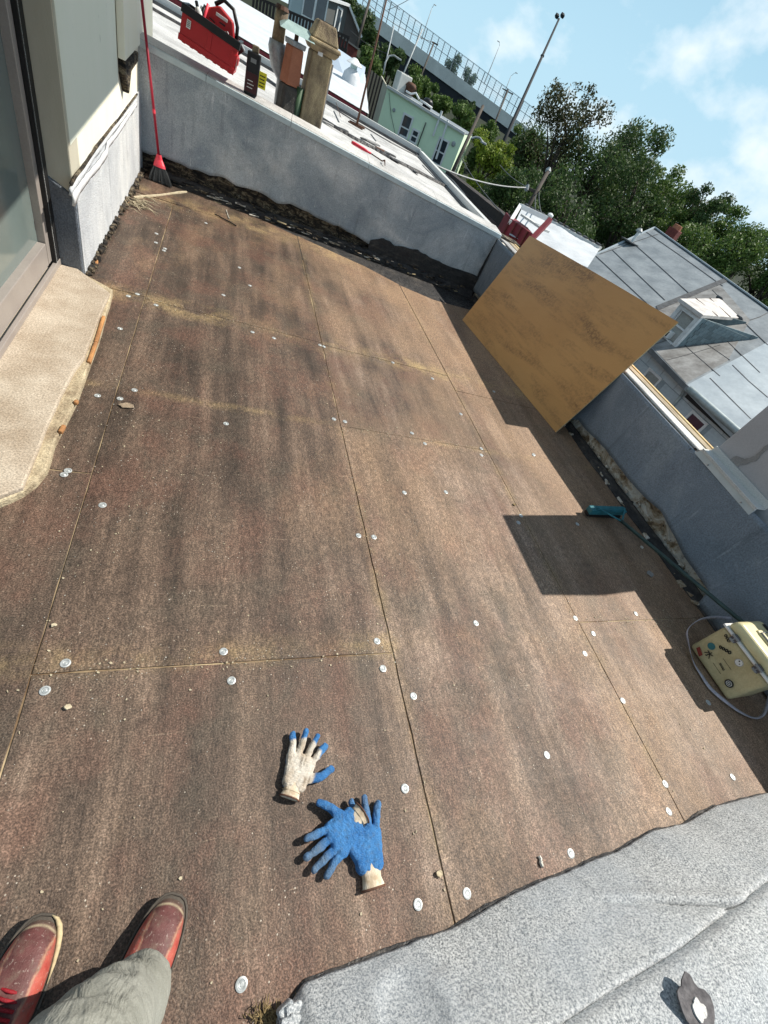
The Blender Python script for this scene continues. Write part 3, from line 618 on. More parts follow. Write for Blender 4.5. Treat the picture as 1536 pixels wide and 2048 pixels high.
# membrane sheet with ragged lower edge (surveyed), upper edge under the coping
low = [(283, 330), (300, 338), (330, 342), (350, 352), (380, 365), (430, 378), (470, 395), (510, 408), (550, 428), (600, 442), (650, 468), (690, 485), (730, 508), (760, 520), (800, 548), (850, 575), (900, 592), (940, 585), (965, 560)]
lowp = []
for i in range(len(low)-1):
    a, b = low[i], low[i+1]
    for j in range(4):
        t = j/4; p = (a[0]+(b[0]-a[0])*t, a[1]+(b[1]-a[1])*t); v = af(p)
        s_ = (v-FA).dot(FE); lowp.append((s_, max(.03, v.z + .125 + .030*mnoise.noise((s_*7, 3, 1)) + .012*mnoise.noise((s_*31, 5, 1)))))
lowp = [(s_, z) for s_, z in lowp if s_ < LF-.02]; lowp = [(-.05, lowp[0][1])] + lowp + [(LF+.02, lowp[-1][1])]
lowp = [lp for i, lp in enumerate(lowp) if i == 0 or lp[0] > lowp[i-1][0]-.0]
# grid sheet
def lowz(s):
    for i in range(len(lowp)-1):
        if lowp[i][0] <= s <= lowp[i+1][0]:
            t = (s-lowp[i][0])/max(1e-6, lowp[i+1][0]-lowp[i][0]); return lowp[i][1]*(1-t)+lowp[i+1][1]*t
    return lowp[-1][1]
def sheet(name, mat, parent, P, ns, nt_, thick, smooth=True):
    vs = [P(i/ns, j/nt_) for i in range(ns+1) for j in range(nt_+1)]; K = nt_+1
    fs_ = [(i*K+j, (i+1)*K+j, (i+1)*K+j+1, i*K+j+1) for i in range(ns) for j in range(nt_)]
    o = MB().add(vs, fs_).build(name, mat, parent, smooth=smooth, fix=False)
    sd = o.modifiers.new('solid', 'SOLIDIFY'); sd.thickness = thick; sd.offset = 0; return o
def Pf(a, b):
    s = -.05 + a*(LF+.07); zl = lowz(s); zt = ztop(s)+.0; z = zl+(zt-zl)*b
    bulge = .003*mnoise.noise((s*1.7, z*3, 0)) + .02*max(0, 1-b*5)*(.5+mnoise.noise((s*5, 1, 2)))
    return fpt(s, z, -.004-bulge*1.0)
sheet('membrane', 'wall_coat', fp, Pf, 190, 22, .012)
# tar smears
def wallpatch(pts, mat, name, off, jit=.012, th=.01):
    out = []
    for i, p in enumerate(pts):
        q = pts[(i+1) % len(pts)]
        for j in range(5):
            t = j/5; v = af((p[0]+(q[0]-p[0])*t, p[1]+(q[1]-p[1])*t), off); v = v + Vector((0, 0, mnoise.noise((v.x*17, v.z*17, 1))*jit)) + FE*mnoise.noise((v.x*19, v.z*19, 7))*jit; out.append(v)
    MB().prism(out, FN*(-th)).build(name, mat, fp, bevel=.003, seg=1)
wallpatch([(735, 497), (740, 480), (768, 476), (790, 490), (835, 500), (862, 515), (900, 533), (945, 548), (965, 560), (962, 580), (935, 592), (880, 580), (830, 560), (780, 535), (745, 515)], 'tar', 'tar_smear', -.030)
wallpatch([(1000, 482), (994, 478), (970, 520), (950, 560), (958, 572), (985, 520)], 'tar', 'corner_tar', -.022, .008)
wallpatch([(775, 530), (830, 552), (900, 576), (905, 584), (850, 570), (800, 552)], 'white_caulk', 'white_flap', -.050, .01, .006)
# rotten foot: rubble strip in front of the core
m = MB()
for i in range(150):
    s = random.uniform(.15, LF); z = random.uniform(0, .09); r = random.uniform(.01, .035)
    m.box(fpt(s, z, -.01-random.random()*.03), (r*2.2, r*1.3, r*.9), Matrix.Rotation(random.uniform(-.6, .6), 3, random.choice('XYZ')))
m.build('torn_foot', 'rotten_edge', fp, bevel=.004, seg=1)
for mt_, nn_, zz_ in (('torn_plaster', 55, .03), ('rotten_edge', 120, .03), ('sheet_edge', 16, .02), ('tar', 120, .05)):
    m = MB()
    for i in range(nn_):
        s = random.uniform(.3, LF-.2) if mt_ != 'torn_plaster' else random.choice((random.gauss(1.3, .35), random.gauss(2.3, .3), random.gauss(.7, .2))); r = random.uniform(.006, .028)
        r *= .8; m.box(fpt(s, random.uniform(.004, zz_+.03), -.03-random.random()*.13), (r*random.uniform(2, 7), r*random.uniform(.5, 1.1), r*random.uniform(.2, .6)), Matrix.Rotation(random.uniform(-.5, .5), 3, 'Z') @ Matrix.Rotation(random.uniform(-.6, .6), 3, 'X'))
    m.build('loose_fragments', mt_, fp, bevel=.003, seg=1)
def Pc(a, b):
    s = .1 + a*(LF-.1); w = .05 + .04*mnoise.noise((s*2.2, 8, 0)); o_ = -.04 - b*(.05+max(0, w)); z = .075*(1-b)**1.5 + .012*mnoise.noise((s*14, b*5, 0)) + .002
    return fpt(s, z, o_)
sheet('cant_strip', 'tar', fp, Pc, 150, 8, .006)
# coping: white top with pale blue face, in lengths
cuts = [-.1, .55, 1.35, 2.2, 3.05, LF+.02]
for i in range(5):
    a, b = cuts[i]+.002, cuts[i+1]-.002
    pz = lambda s, dz, off: fpt(s, ztop(s)+dz, off)
    MB().hexa([pz(a, -.035, -.022), pz(b, -.035, -.022), pz(b, -.035, .28), pz(a, -.035, .28), pz(a, .012, -.022), pz(b, .012, -.022), pz(b, .03, .28), pz(a, .03, .28)]).build('coping', 'coping_face', fp, bevel=.004)
    MB().hexa([pz(a, .013, -.004), pz(b, .013, -.004), pz(b, .029, .285), pz(a, .029, .285), pz(a, .020, .0), pz(b, .020, .0), pz(b, .036, .285), pz(a, .036, .285)]).build('coping_coat', 'roof_white', fp)
# ------------------------------------------------------------------ RIGHT PARAPET
XR = 3.17
def rx(y): return 3.15 + .03*(y/5.6)
def rtop(y): return .635 + .02*max(0, (y-1.6)) 
rp0 = thing('parapet_wall', 'shaded blue-grey parapet along the right side, plaster exposed at its torn foot', 'wall')
MB().prism([(XR+.05, -1.5, -.3), (XR+.05, 5.60, -.3), (XR+.05, 5.60, .69), (XR+.05, 1.7, .60), (XR+.05, -1.5, .58)], (.24, 0, 0)).build('masonry_core', 'torn_plaster', rp0)
lowr = [(945, 590), (1000, 650), (1120, 845), (1150, 848), (1165, 868), (1200, 905), (1235, 950), (1262, 985), (1290, 1015), (1312, 1035), (1340, 1085), (1365, 1130), (1398, 1175), (1410, 1192), (1392, 1212), (1440, 1262)]
lr = [(ax(p, rx(3)).y, max(.012, ax(p, rx(3)).z)) for p in lowr]; lr = sorted(lr); lr = [(-1.6, .02), (.3, .02)] + [(q[0], q[1]*1.25+.03 if q[1] > .03 else q[1]) for q in lr if q[0] > .35]
def lowz2(y):
    for i in range(len(lr)-1):
        if lr[i][0] <= y <= lr[i+1][0]:
            t = (y-lr[i][0])/max(1e-6, lr[i+1][0]-lr[i][0]); return lr[i][1]*(1-t)+lr[i+1][1]*t
    return lr[-1][1]
def Pr(a, b):
    y = -1.5+a*7.05; zl = lowz2(y)+.006*mnoise.noise((y*9, 0, 0)); z = zl+(rtop(y)-zl)*b
    return Vector((rx(y) - .012*mnoise.noise((y*1.5, z*3, 4)) - .012*max(0, 1-b*4)*mnoise.noise((y*6, 1, 9)), y, z))
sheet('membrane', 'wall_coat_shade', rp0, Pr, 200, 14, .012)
m = MB()   # loose plaster flaps and rubble at the foot
for i in range(150):
    y = random.uniform(.6, 5.4); z = random.uniform(0, max(.04, lowz2(y)*.5)); r = random.uniform(.004, .017)
    m.box((XR+.045-random.random()*.02, y, z), (r, r*2, r*1.5), Matrix.Rotation(random.uniform(-.7, .7), 3, random.choice('XYZ')))
for i in range(60):
    y = random.uniform(.8, 4.4); r = random.uniform(.01, .03); m.box((XR-.03+random.random()*.05, y, r*.3), (r*2, r*2, r*.6), Matrix.Rotation(random.uniform(-.7, .7), 3, random.choice('XYZ')))
m.build('crumbled_plaster', 'torn_plaster', rp0, bevel=.004, seg=1)
def Pc2(a, b):
    y = .55 + a*4.9; w = .06+.03*mnoise.noise((y*2, 3, 0)); z = .05*(1-b)**1.4+.008*mnoise.noise((y*12, b*4, 0))+.002; return Vector((XR+.02-b*w, y, z))
sheet('cant_strip', 'tar', rp0, Pc2, 150, 6, .006)
# shaggy top: white coat skin, raw timber nailer
m = MB(); m.prism([(rx(y)+.02+.008*mnoise.noise((y*20, 1, 1)), y, rtop(y)+.002) for y in [5.55-k*.12 for k in range(33)]] + [(rx(1.7)+.13, 1.71, rtop(1.7)), (rx(5)+.13, 5.5, rtop(5.5))], (0, 0, .018)); m.build('torn_top_coat', 'roof_white', rp0, bevel=.004, seg=1)
m = MB(); m.beam((rx(5)+.165, 5.5, rtop(5.5)+.01), (rx(1.7)+.165, 1.71, rtop(1.7)+.01), .07, .03); m.build('timber_nailer', 'weathered_wood', rp0, bevel=.004)
m = MB(); m.beam((rx(5)+.222, 5.5, rtop(5.5)+.015), (rx(1.7)+.222, 1.71, rtop(1.7)+.015), .028, .03); m.build('timber_nailer', 'raw_timber', rp0, bevel=.004)
m = MB(); m.box((3.30, .2, .612), (.24, 1.7, .02)); m.build('torn_top_coat', 'roof_white', rp0)
m = MB()
for i in range(26): y = random.choice((random.uniform(1.62, 1.85), random.uniform(.75, 1.05))); r = random.uniform(.004, .013); m.box((rx(y)+random.uniform(-.008, .04), y, rtop(y)+random.uniform(-.035, .012)), (r, r*2.2, r), Matrix.Rotation(random.random()*3, 3, random.choice('XYZ')))
m.build('moss_and_rubble', 'rotten_edge', rp0, bevel=.004, seg=1)
# flashing strip and chimney stub
fl = thing('chimney_stack', 'grey rendered chimney stack with cracked patches rising from the right parapet', 'chimney')
YA, YB = 1.665, 1.075
cy = MB().prism([(XR+.07, YA, .5), (XR+.07, YB, .5), (XR+.07, YB, 1.72), (XR+.07, YA, 1.72)], (.5, 0, 0)).build('stack', 'stucco_grey', fl, bevel=.01)
def sx(p, x=XR+.068): return ax(p, x)
def spatch(pts):
    out = []
    for i, p in enumerate(pts):
        q_ = pts[(i+1) % len(pts)]
        for j in range(4):
            t = j/4; v = sx((p[0]+(q_[0]-p[0])*t, p[1]+(q_[1]-p[1])*t)); out.append(v+Vector((0, mnoise.noise((v.y*40, v.z*40, 0))*.008, mnoise.noise((v.y*40, v.z*40, 5))*.008)))
    MB().prism(out, (-.004, 0, 0)).build('crack_patch', 'stucco_patch', fl)
spatch([(1420, 912), (1440, 915), (1452, 925), (1460, 918), (1475, 912), (1490, 918), (1510, 912), (1536, 888), (1536, 897), (1512, 922), (1495, 928), (1478, 930), (1472, 945), (1462, 960), (1455, 950), (1445, 935), (1425, 925)])
spatch([(1412, 908), (1425, 905), (1445, 910), (1448, 918), (1430, 915)])
ft = [ax(p, rx(1.5)-.012) for p in ((1388, 905), (1405, 900), (1512, 1020), (1497, 1030))]
MB().prism(ft, (.006, 0, 0)).build('flashing', 'flash_metal', fl, bevel=.002)
m = MB(); a, b = ft[1], ft[2]; m.beam(a+Vector((.04, 0, .01)), b+Vector((.04, 0, .01)), .10, .008); m.beam(a+Vector((-.004, 0, 0)), b+Vector((-.004, 0, 0)), .012, .012); m.beam(a+Vector((.085, 0, .03)), b+Vector((.085, 0, .03)), .012, .05); m.build('flashing', 'coping_white', fl, bevel=.002)
for p in ((1416, 930), (1482, 1005)): v = ax(p, rx(1.5)-.02); MB().tube(v, v-Vector((.008, 0, 0)), .006, .004, 8).build('nail', 'steel', fl)

# ------------------------------------------------------------------ FRONT PARAPET (granule membrane, bottom right)
pe = thing('parapet_wall', 'low front parapet wrapped in silver granule membrane, bottom right corner', 'wall')
edge = [(572, 2040), (610, 1975), (680, 1945), (760, 1912), (835, 1885), (905, 1862), (960, 1832), (1020, 1800), (1090, 1764), (1160, 1735), (1240, 1705), (1310, 1665), (1380, 1645), (1440, 1612), (1490, 1600), (1536, 1588), (1600, 1570)]
EP = [az(p, .03) for p in edge]; EP = [Vector((EP[0].x-.02, EP[0].y, .03))] + EP + [Vector((3.25, -.155, .03))]
fold = [(940, 2048), (1060, 2010), (1160, 1965), (1240, 1925), (1330, 1885), (1420, 1835), (1480, 1800), (1536, 1755)]
FP = [az(p, .30) for p in fold]
def interp(L_, t):
    k = t*(len(L_)-1); i = min(int(k), len(L_)-2); return L_[i].lerp(L_[i+1], k-i)
def edge_at(x): return edge_at0(x)+.008*mnoise.noise((x*4.3, 2, 0))+.003*mnoise.noise((x*27, 4, 0))
def edge_at0(x):
    for i in range(len(EP)-1):
        if EP[i].x <= x <= EP[i+1].x: return EP[i].y + (EP[i+1].y-EP[i].y)*(x-EP[i].x)/max(1e-6, EP[i+1].x-EP[i].x)
    return EP[0].y if x < EP[0].x else EP[-1].y
def fold_at(x): return -.40 + .035*(x-1.2) if x < 1.4 else -.393+.16*(x-1.4)**1.0*.5
WR = az((1170, 1800), .15)
def Pp(a, b):
    x = EP[0].x + a*(3.25-EP[0].x); y0 = edge_at(x); y1 = fold_at(x)
    if b < .5:
        t = b/.5; y = y0+(y1-y0)*t; z = .012 + .265*(t**.85)
        z += .006*math.sin(min(1, t)*math.pi)*(.3+mnoise.noise((x*1.6, y*4, 0)))
        z -= .022*math.exp(-((t-.95)/.035)**2)
    else:
        t = (b-.5)/.5; y = y1-.9*t; z = .277 + .040*min(1, t*12) + .007*mnoise.noise((x*2, y*3, 3))
    # wrinkle running diagonally
    u = (x-1.25); 
    if 0 < u < .62: wy = -.245-.26*u; z -= .022*math.exp(-((y-wy)/.010)**2)*math.sin(u/.62*math.pi) ; z += .012*math.exp(-((y-wy-.024)/.015)**2)*math.sin(u/.62*math.pi)
    c0 = az((815, 2030), .12); r = math.hypot(x-c0.x, (y-c0.y)*1.2); z -= .018*math.exp(-(r/.075)**4) - .006*math.exp(-((r-.09)/.02)**2)
    z += .003*mnoise.noise((x*7, y*9, 5)) + .0025*mnoise.noise((x*19, y*19, 8)) + .0012*mnoise.noise((x*55, y*55, 8))
    return Vector((x, y, max(z, .006)))
sheet('membrane', 'granule_membrane', pe, Pp, 330, 110, .010)
m = MB(); m.prism([(EP[1].x+.02, -.27, -.05), (3.2, -.22, -.05), (3.2, -.40, .22), (EP[1].x+.02, -.42, .22)], (0, -.9, 0)); m.build('masonry_core', 'torn_plaster', pe)
# tear with exposed grey stone in the top
hc = az((1385, 2012), .322)
poly = []
for i in range(26):
    t = 2*math.pi*i/26; r = .050*(1+.5*mnoise.noise((math.cos(t)*1.5, math.sin(t)*1.5, 4))); poly.append(hc+Vector((r*math.cos(t), r*1.1*math.sin(t), .004)))
MB().prism(poly, (0, 0, .004)).build('dark_tear', 'tear_dark', pe, bevel=.001)
MB().prism([hc+(p-hc)*.38+Vector((.004, -.008, .005)) for p in poly], (0, 0, .006)).build('pale_tear_centre', 'roof_white', pe)
# dark gap tar along the foot
def Pg(a, b):
    x = EP[1].x + a*(3.15-EP[1].x); y = edge_at(x); return Vector((x, y+.009+.010*mnoise.noise((x*6, 0, 3))-b*.05+.0025*mnoise.noise((x*23, 0, 0)), .003+.002*b))
sheet('tar_bead', 'tar', pe, Pg, 200, 4, .004)
# broken corner and dry litter
rk = thing('rubble_chunk', 'broken grey membrane chunk at the lower end of the front parapet', 'rubble')
m = MB(); c = az((585, 2035), .03)
for i in range(9): m.box(c+Vector((random.uniform(-.03, .03), random.uniform(-.04, .02), random.uniform(-.01, .03))), (random.uniform(.02, .05),)*3, Matrix.Rotation(random.random()*2, 3, random.choice('XYZ')))
m.build('chunk', 'granule_membrane', rk, bevel=.006)
m = MB()
for i in range(110):
    p = az((random.gauss(535, 24), random.gauss(2036, 9)), .006); a = random.random()*6.28; l = random.uniform(.008, .035); m.path([p, p+Vector((math.cos(a)*l*.5, math.sin(a)*l*.5, .008)), p+Vector((math.cos(a)*l, math.sin(a)*l, 0))], [.001, .0016, .0005], 4)
tag(m.build('dry_litter', 'leafy_litter'), 'dry twigs and litter beside the broken parapet corner', 'debris', kind='stuff')

# ------------------------------------------------------------------ FIBRE SHEET leaning on the right parapet
pb = [az((925, 640)), az((1112, 865)), ax((1357, 645), 3.31), ax((1060, 472), 3.31)]
bn = (pb[1]-pb[0]).cross(pb[3]-pb[0]).normalized()
if bn.x > 0: bn = -bn
e1 = (pb[1]-pb[0]).normalized(); fr = frame(pb[0], e1, pb[3]-pb[0]); inv = fr.inverted()
loc = [inv @ p for p in pb]
m = MB(); K = 14; vs = []
for i in range(K+1):
    for j in range(K+1):
        a, b = i/K, j/K; p = loc[0]*(1-a)*(1-b)+loc[1]*a*(1-b)+loc[2]*a*b+loc[3]*(1-a)*b; p.z += .012*math.sin(a*math.pi)*b; vs.append(Vector((p.x, p.z, p.y)))
m.add(vs, [(i*(K+1)+j, (i+1)*(K+1)+j, (i+1)*(K+1)+j+1, i*(K+1)+j+1) for i in range(K) for j in range(K)])
o = m.build('fibreboard_sheet', 'fibre_sheet', fix=False); o.data.materials.append(M['sheet_edge'])
sd = o.modifiers.new('solid', 'SOLIDIFY'); sd.thickness = .012; sd.offset = 0; sd.material_offset_rim = 1; sd.use_rim = True
sw = Matrix(((1, 0, 0, 0), (0, 0, 1, 0), (0, 1, 0, 0), (0, 0, 0, 1)))
o.matrix_world = fr @ sw
tag(o, 'large tan fibreboard sheet leaning against the right parapet', 'board')

# ------------------------------------------------------------------ BROOM in the far left corner
br = thing('broom', 'upright broom with thin red stick and dark bristles in the far left corner', 'broom')
hb = az((322, 352), .0); hd = af((318, 316), -.17); topb = af((281, -25), -.03)
dirb = (topb-hd).normalized()
MB().tube(hd-dirb*.01, topb, .0115, .0115, 12).build('stick', 'red_stick', br, smooth=True)
MB().tube(hd+dirb*.33, hd+dirb*.36, .0135, .0135, 12).build('stick_collar', 'pink_plastic', br)
fx = FE; fy = Vector((0, 1, 0)); base = az((322, 362), .012); base = Vector((hd.x+.02, hd.y-.06, .01))
def loopq(c, w, t, k=12):
    return [c + fx*w*math.cos(2*math.pi*i/k) + fy*t*math.sin(2*math.pi*i/k) for i in range(k)]
m = MB(); up = hd
rings = [(up+Vector((0, 0, .03)), .020, .018), (up+Vector((0, 0, -.01)), .032, .022), (up.lerp(base, .25), .050, .026), (up.lerp(base, .36), .056, .027)]
for a, b in zip(rings[:-1], rings[1:]):
    q = loopq(*a)+loopq(*b); m.add(q, [(i, (i+1) % 12, 12+(i+1) % 12, 12+i) for i in range(12)])
m.build('head', 'pink_plastic', br, smooth=True)
m = MB()
for i in range(230):
    a = random.uniform(-1, 1); b = random.uniform(-1, 1); s0 = rings[-1][0] + fx*a*.050 + fy*b*.022; e = base + fx*a*(.105+random.uniform(-.006, .006)) + fy*b*.035 + Vector((0, 0, random.uniform(-.004, .012)))
    m.path([s0, s0.lerp(e, .5)+fx*a*.004, e], [.0035, .004, .0025], 4)
o = m.build('bristles', 'bristle', br); o['kind'] = 'stuff'

# ------------------------------------------------------------------ TOOL CRATE on the far parapet
SZ = ztop
def cratept(p, off): return af(p, off)
c_bl = af((357, 78), .02); c_br = af((465, 150), .02); c_tl = af((362, 8), .02); c_tr = af((484, 84), .02)
ex = (c_br-c_bl).normalized(); W_ = (c_br-c_bl).length; ez = ((c_tl-c_bl)+(c_tr-c_br)).normalized(); H_ = ((c_tl-c_bl).length+(c_tr-c_br).length)/2; eyv = ez.cross(ex).normalized()
FR = frame(c_bl, ex, eyv)
cr = bpy.data.objects.new('tool_crate', None); COL.objects.link(cr); tag(cr, 'open red plastic tool crate with black rim standing on the far parapet', 'crate')
cr.matrix_world = FR
D_ = .30; w = .006
def lb(m, x0, x1, y0, y1, z0, z1): return m.box(((x0+x1)/2, (y0+y1)/2, (z0+z1)/2), (x1-x0, y1-y0, z1-z0))
ys = 1 if (FR.to_3x3() @ Vector((0, 1, 0))).dot(FN) > 0 else -1
m = MB(); lb(m, 0, W_, 0, w, 0, H_); lb(m, 0, W_, D_-w, D_, 0, H_); lb(m, 0, w, w, D_-w, 0, H_); lb(m, W_-w, W_, w, D_-w, 0, H_); lb(m, w, W_-w, w, D_-w, .004, .012)
m.build('body', 'red_plastic', cr, bevel=.004)
m = MB(); lb(m, -.012, W_+.012, -.012, .010, H_-.055, H_+.004); lb(m, -.012, W_+.012, D_-.010, D_+.012, H_-.055, H_+.004); lb(m, -.012, .010, .010, D_-.01, H_-.055, H_+.004); lb(m, W_-.010, W_+.012, .010, D_-.01, H_-.055, H_+.004); m.build('rim', 'black_plastic', cr, bevel=.004)
m = MB(); lb(m, -.006, W_+.006, -.009, -.001, .0, .045)
for i in range(7): x = W_*(.06+i*.14); lb(m, x, x+.03, -.012, -.002, -.004, .02)
lb(m, W_*.5-.02, W_*.5+.02, -.006, -.001, .046, H_-.06); lb(m, W_-.05, W_-.006, -.010, -.002, .07, H_-.08); lb(m, W_-.04, W_+.008, -.013, -.002, .10, .14)
m.build('ribs', 'red_plastic', cr, bevel=.003)
m = MB(); lb(m, W_-.002, W_+.008, .03, .10, .03, H_-.09); lb(m, W_-.002, W_+.012, .15, .26, .06, .12); m.build('side_latch', 'red_plastic', cr, bevel=.004)
m = MB(); lb(m, .045, .078, -.010, -.0065, H_-.13, H_-.075); m.build('label', 'paper_white', cr)
m = MB()
for i in range(4): lb(m, .050, .073, -.0112, -.0101, H_-.12+i*.011, H_-.116+i*.011)
m.build('label_print', 'ink', cr)
# tools in the crate
def local(o, FRm): o.matrix_world = FRm; return o
tl = bpy.data.objects.new('cordless_saw', None); COL.objects.link(tl); tl.matrix_world = FR @ Matrix.Translation((W_*.62, .13, H_-.03)) @ Matrix.Rotation(.15, 4, 'Y')
tag(tl, 'red cordless power tool with a battery pack lying in the red crate', 'power tool')
m = MB(); m.prism([(-.14, 0, -.05), (.10, 0, -.07), (.125, 0, .03), (.07, 0, .13), (-.06, 0, .15), (-.15, 0, .07)], (0, .09, 0)); m.build('body', 'red_plastic', tl, bevel=.014, seg=3)
m = MB(); m.path([(-.10, .045, .13), (-.05, .045, .20), (.04, .045, .20), (.11, .045, .12), (.14, .045, .02)], .016, 10); m.build('handle', 'black_plastic', tl, smooth=True)
m = MB(); m.box((.165, .045, .0), (.085, .075, .085), Matrix.Rotation(.5, 3, 'Y')); m.build('battery', 'maroon_plastic', tl, bevel=.008)
m = MB(); m.box((.188, .045, .030), (.075, .070, .030), Matrix.Rotation(.5, 3, 'Y')); m.build('battery_cap', 'grey_plastic', tl, bevel=.006)
m = MB(); m.box((-.02, -.003, .095), (.10, .006, .022), Matrix.Rotation(-.15, 3, 'Y')); m.build('maker_plate', 'paper_white', tl, bevel=.002)
m = MB(); m.path([(.03, -.004, .0), (.035, -.012, .03), (.055, -.012, .045), (.075, -.012, .03), (.078, -.004, .0)], .004, 6); m.build('wire_clip', 'steel', tl)
MB().box((.0, -.003, .06), (.05, .005, .010), Matrix.Rotation(-.15, 3, 'Y')).build('vent_slot', 'black_plastic', tl); MB().box((-.08, -.003, .03), (.05, .005, .008)).build('vent_slot', 'black_plastic', tl)
tb = bpy.data.objects.new('spray_can', None); COL.objects.link(tb); tb.matrix_world = FR @ Matrix.Translation((W_*.28, .12, H_-.05)) @ Matrix.Rotation(-.5, 4, 'Y')
tag(tb, 'white and clear bottle lying among black tools in the crate', 'bottle')
MB().lathe((0, 0, -.08), [(.03, 0), (.032, .01), (.032, .14), (.02, .165), (.012, .17)], 18).build('bottle', 'paper_white', tb, smooth=True)
MB().lathe((0, 0, .09), [(.014, 0), (.014, .03), (.008, .035)], 12).build('cap', 'black_plastic', tb)
tg = bpy.data.objects.new('hand_tools', None); COL.objects.link(tg); tg.matrix_world = FR @ Matrix.Translation((W_*.15, .1, H_-.02))
tag(tg, 'bundle of black handled tools sticking out of the crate', 'tools')
for i in range(4): MB().tube((i*.022, 0, -.12), (i*.022+.03, .03, .05+.02*i), .010, .012, 10).build('tool_handle', ('black_plastic', 'grey_plastic', 'black_plastic', 'pink_plastic')[i], tg, smooth=True)

# black carton / sealant box with yellow tag
bx = thing('black_box', 'tall black box with yellow tag on the far parapet between crate and flue', 'box')
b0 = af((500, 150), .06); b1 = af((512, 168), .06)
sb = (af((502, 160), .06)-FA).dot(FE); zc = ztop(sb)+.03
def fpr(s0, s1, o0, o1, z0, z1, m=None):
    m = m or MB(); return m.hexa([fpt(s0, z0, o0), fpt(s1, z0, o0), fpt(s1, z0, o1), fpt(s0, z0, o1), fpt(s0, z1, o0), fpt(s1, z1, o0), fpt(s1, z1, o1), fpt(s0, z1, o1)])
htb = .30
fpr(sb-.055, sb+.065, .05, .14, zc, zc+htb).build('case', 'black_plastic', bx, bevel=.01)
fpr(sb-.050, sb+.060, .045, .049, zc+.02, zc+.16).build('print_panel', 'maroon_plastic', bx)
m = MB(); 
for i in range(3): fpr(sb-.03, sb+.02+.01*(i % 2), .043, .0445, zc+.05+i*.025, zc+.055+i*.025).build('print', 'paper_white', bx)
fpr(sb-.02, sb+.03, .0475, .0485, zc+.23, zc+.26, m)
m.build('print_block', 'grey_plastic', bx)
fpr(sb+.067, sb+.135, .06, .064, zc+.08, zc+.20).build('tag', 'yellow_label', bx, bevel=.001)
m = MB()
for i in range(4): fpr(sb+.074, sb+.118+.006*(i % 2), .0580, .0592, zc+.095+i*.024, zc+.103+i*.024).build('tag_print', 'ink', bx)
fpr(sb-.02, sb+.04, .07, .12, zc+htb, zc+htb+.05).build('neck', 'old_mortar', bx, bevel=.008)

# pry tool with red handle lying on the coping
pt = thing('scraper', 'red handled scraper with dark hooked tip lying on the far coping', 'hand tool')
def cop(p, dz): # point on coping top
    v = af(p, .1)
    return Vector((v.x, v.y, v.z))
h0 = on((703, 284), (0, 0, .93), (.054, 0, 1)); 
def copz(p):
    # coping plane through fpt(0,ztop(0)) with slope
    a = fpt(0, ztop(0)+.045, .1); b = fpt(LF, ztop(LF)+.045, .1); n_ = (b-a).cross(FN); return on(p, a, n_)
h0, h1, h2, h3 = copz((703, 284)), copz((742, 307)), copz((764, 322)), copz((770, 331))
MB().path([h0, h0.lerp(h1, .1), h0.lerp(h1, .6), h1], [.012, .017, .016, .010], 10).build('handle', 'pink_plastic', pt, smooth=True)
MB().path([h1, h2, h2+(h3-h2)*.6+Vector((0, 0, .03)), h3], [.006, .006, .009, .004], 8).build('shank', 'rust', pt, smooth=True)

# ------------------------------------------------------------------ FLUES behind the far parapet
def upright(pb_, y, ptop):
    """base point on plane y, height so that its top meets ray ptop"""
    b = ay(pb_, y); t = ay(ptop, y); return b, t
def prismcol(m, b, z0, z1, w0, w1, d0=None, rot=.1):
    d0 = d0 or w0; R = Matrix.Rotation(rot, 3, 'Z'); q = []
    for z, w in ((z0, w0), (z1, w1)):
        for x, y in ((-.5, -.5), (.5, -.5), (.5, .5), (-.5, .5)): q.append(Vector((b.x, b.y, z)) + R @ Vector((x*w, y*w, 0)))
    return m.hexa(q)
# big square mortar chimney with moulded cap
ck = thing('chimney_pot', 'big weathered yellow mortar chimney with moulded cap behind the far parapet', 'chimney')
b, t = upright((620, 222), 6.42, (652, 70)); zt = ay((644, 108), 6.42).z; wdt = (ay((655, 222), 6.42)-ay((592, 190), 6.42)).length*.70
prismcol(MB(), b, .6, zt-.0, wdt*1.0, wdt*.88).build('shaft', 'old_mortar', ck, bevel=.015)
m = MB(); prismcol(m, b, zt, zt+.05, wdt*1.0, wdt*1.30); prismcol(m, b, zt+.05, zt+.085, wdt*1.34, wdt*1.30); prismcol(m, b, zt+.085, zt+.22, wdt*1.12, wdt*.72); m.build('cap', 'old_mortar', ck, bevel=.015)
prismcol(MB(), b, zt+.22, zt+.225, wdt*.5, wdt*.5).build('flue_opening', 'ink', ck)
m = MB(); m.box(b*1.0+Vector((-.02, -wdt*.5, zt-b.z+.0-.0)), (.05, .02, .035)); m.build('mortar_patch', 'white_caulk', ck, bevel=.004)
m = MB(); m.box((b.x+wdt*.5, b.y+.02, (.6+zt)/2), (.012, wdt*.7, (zt-.6)*.92), Matrix.Rotation(.1, 3, 'Z')); m.build('render_side', 'stucco_grey', ck)
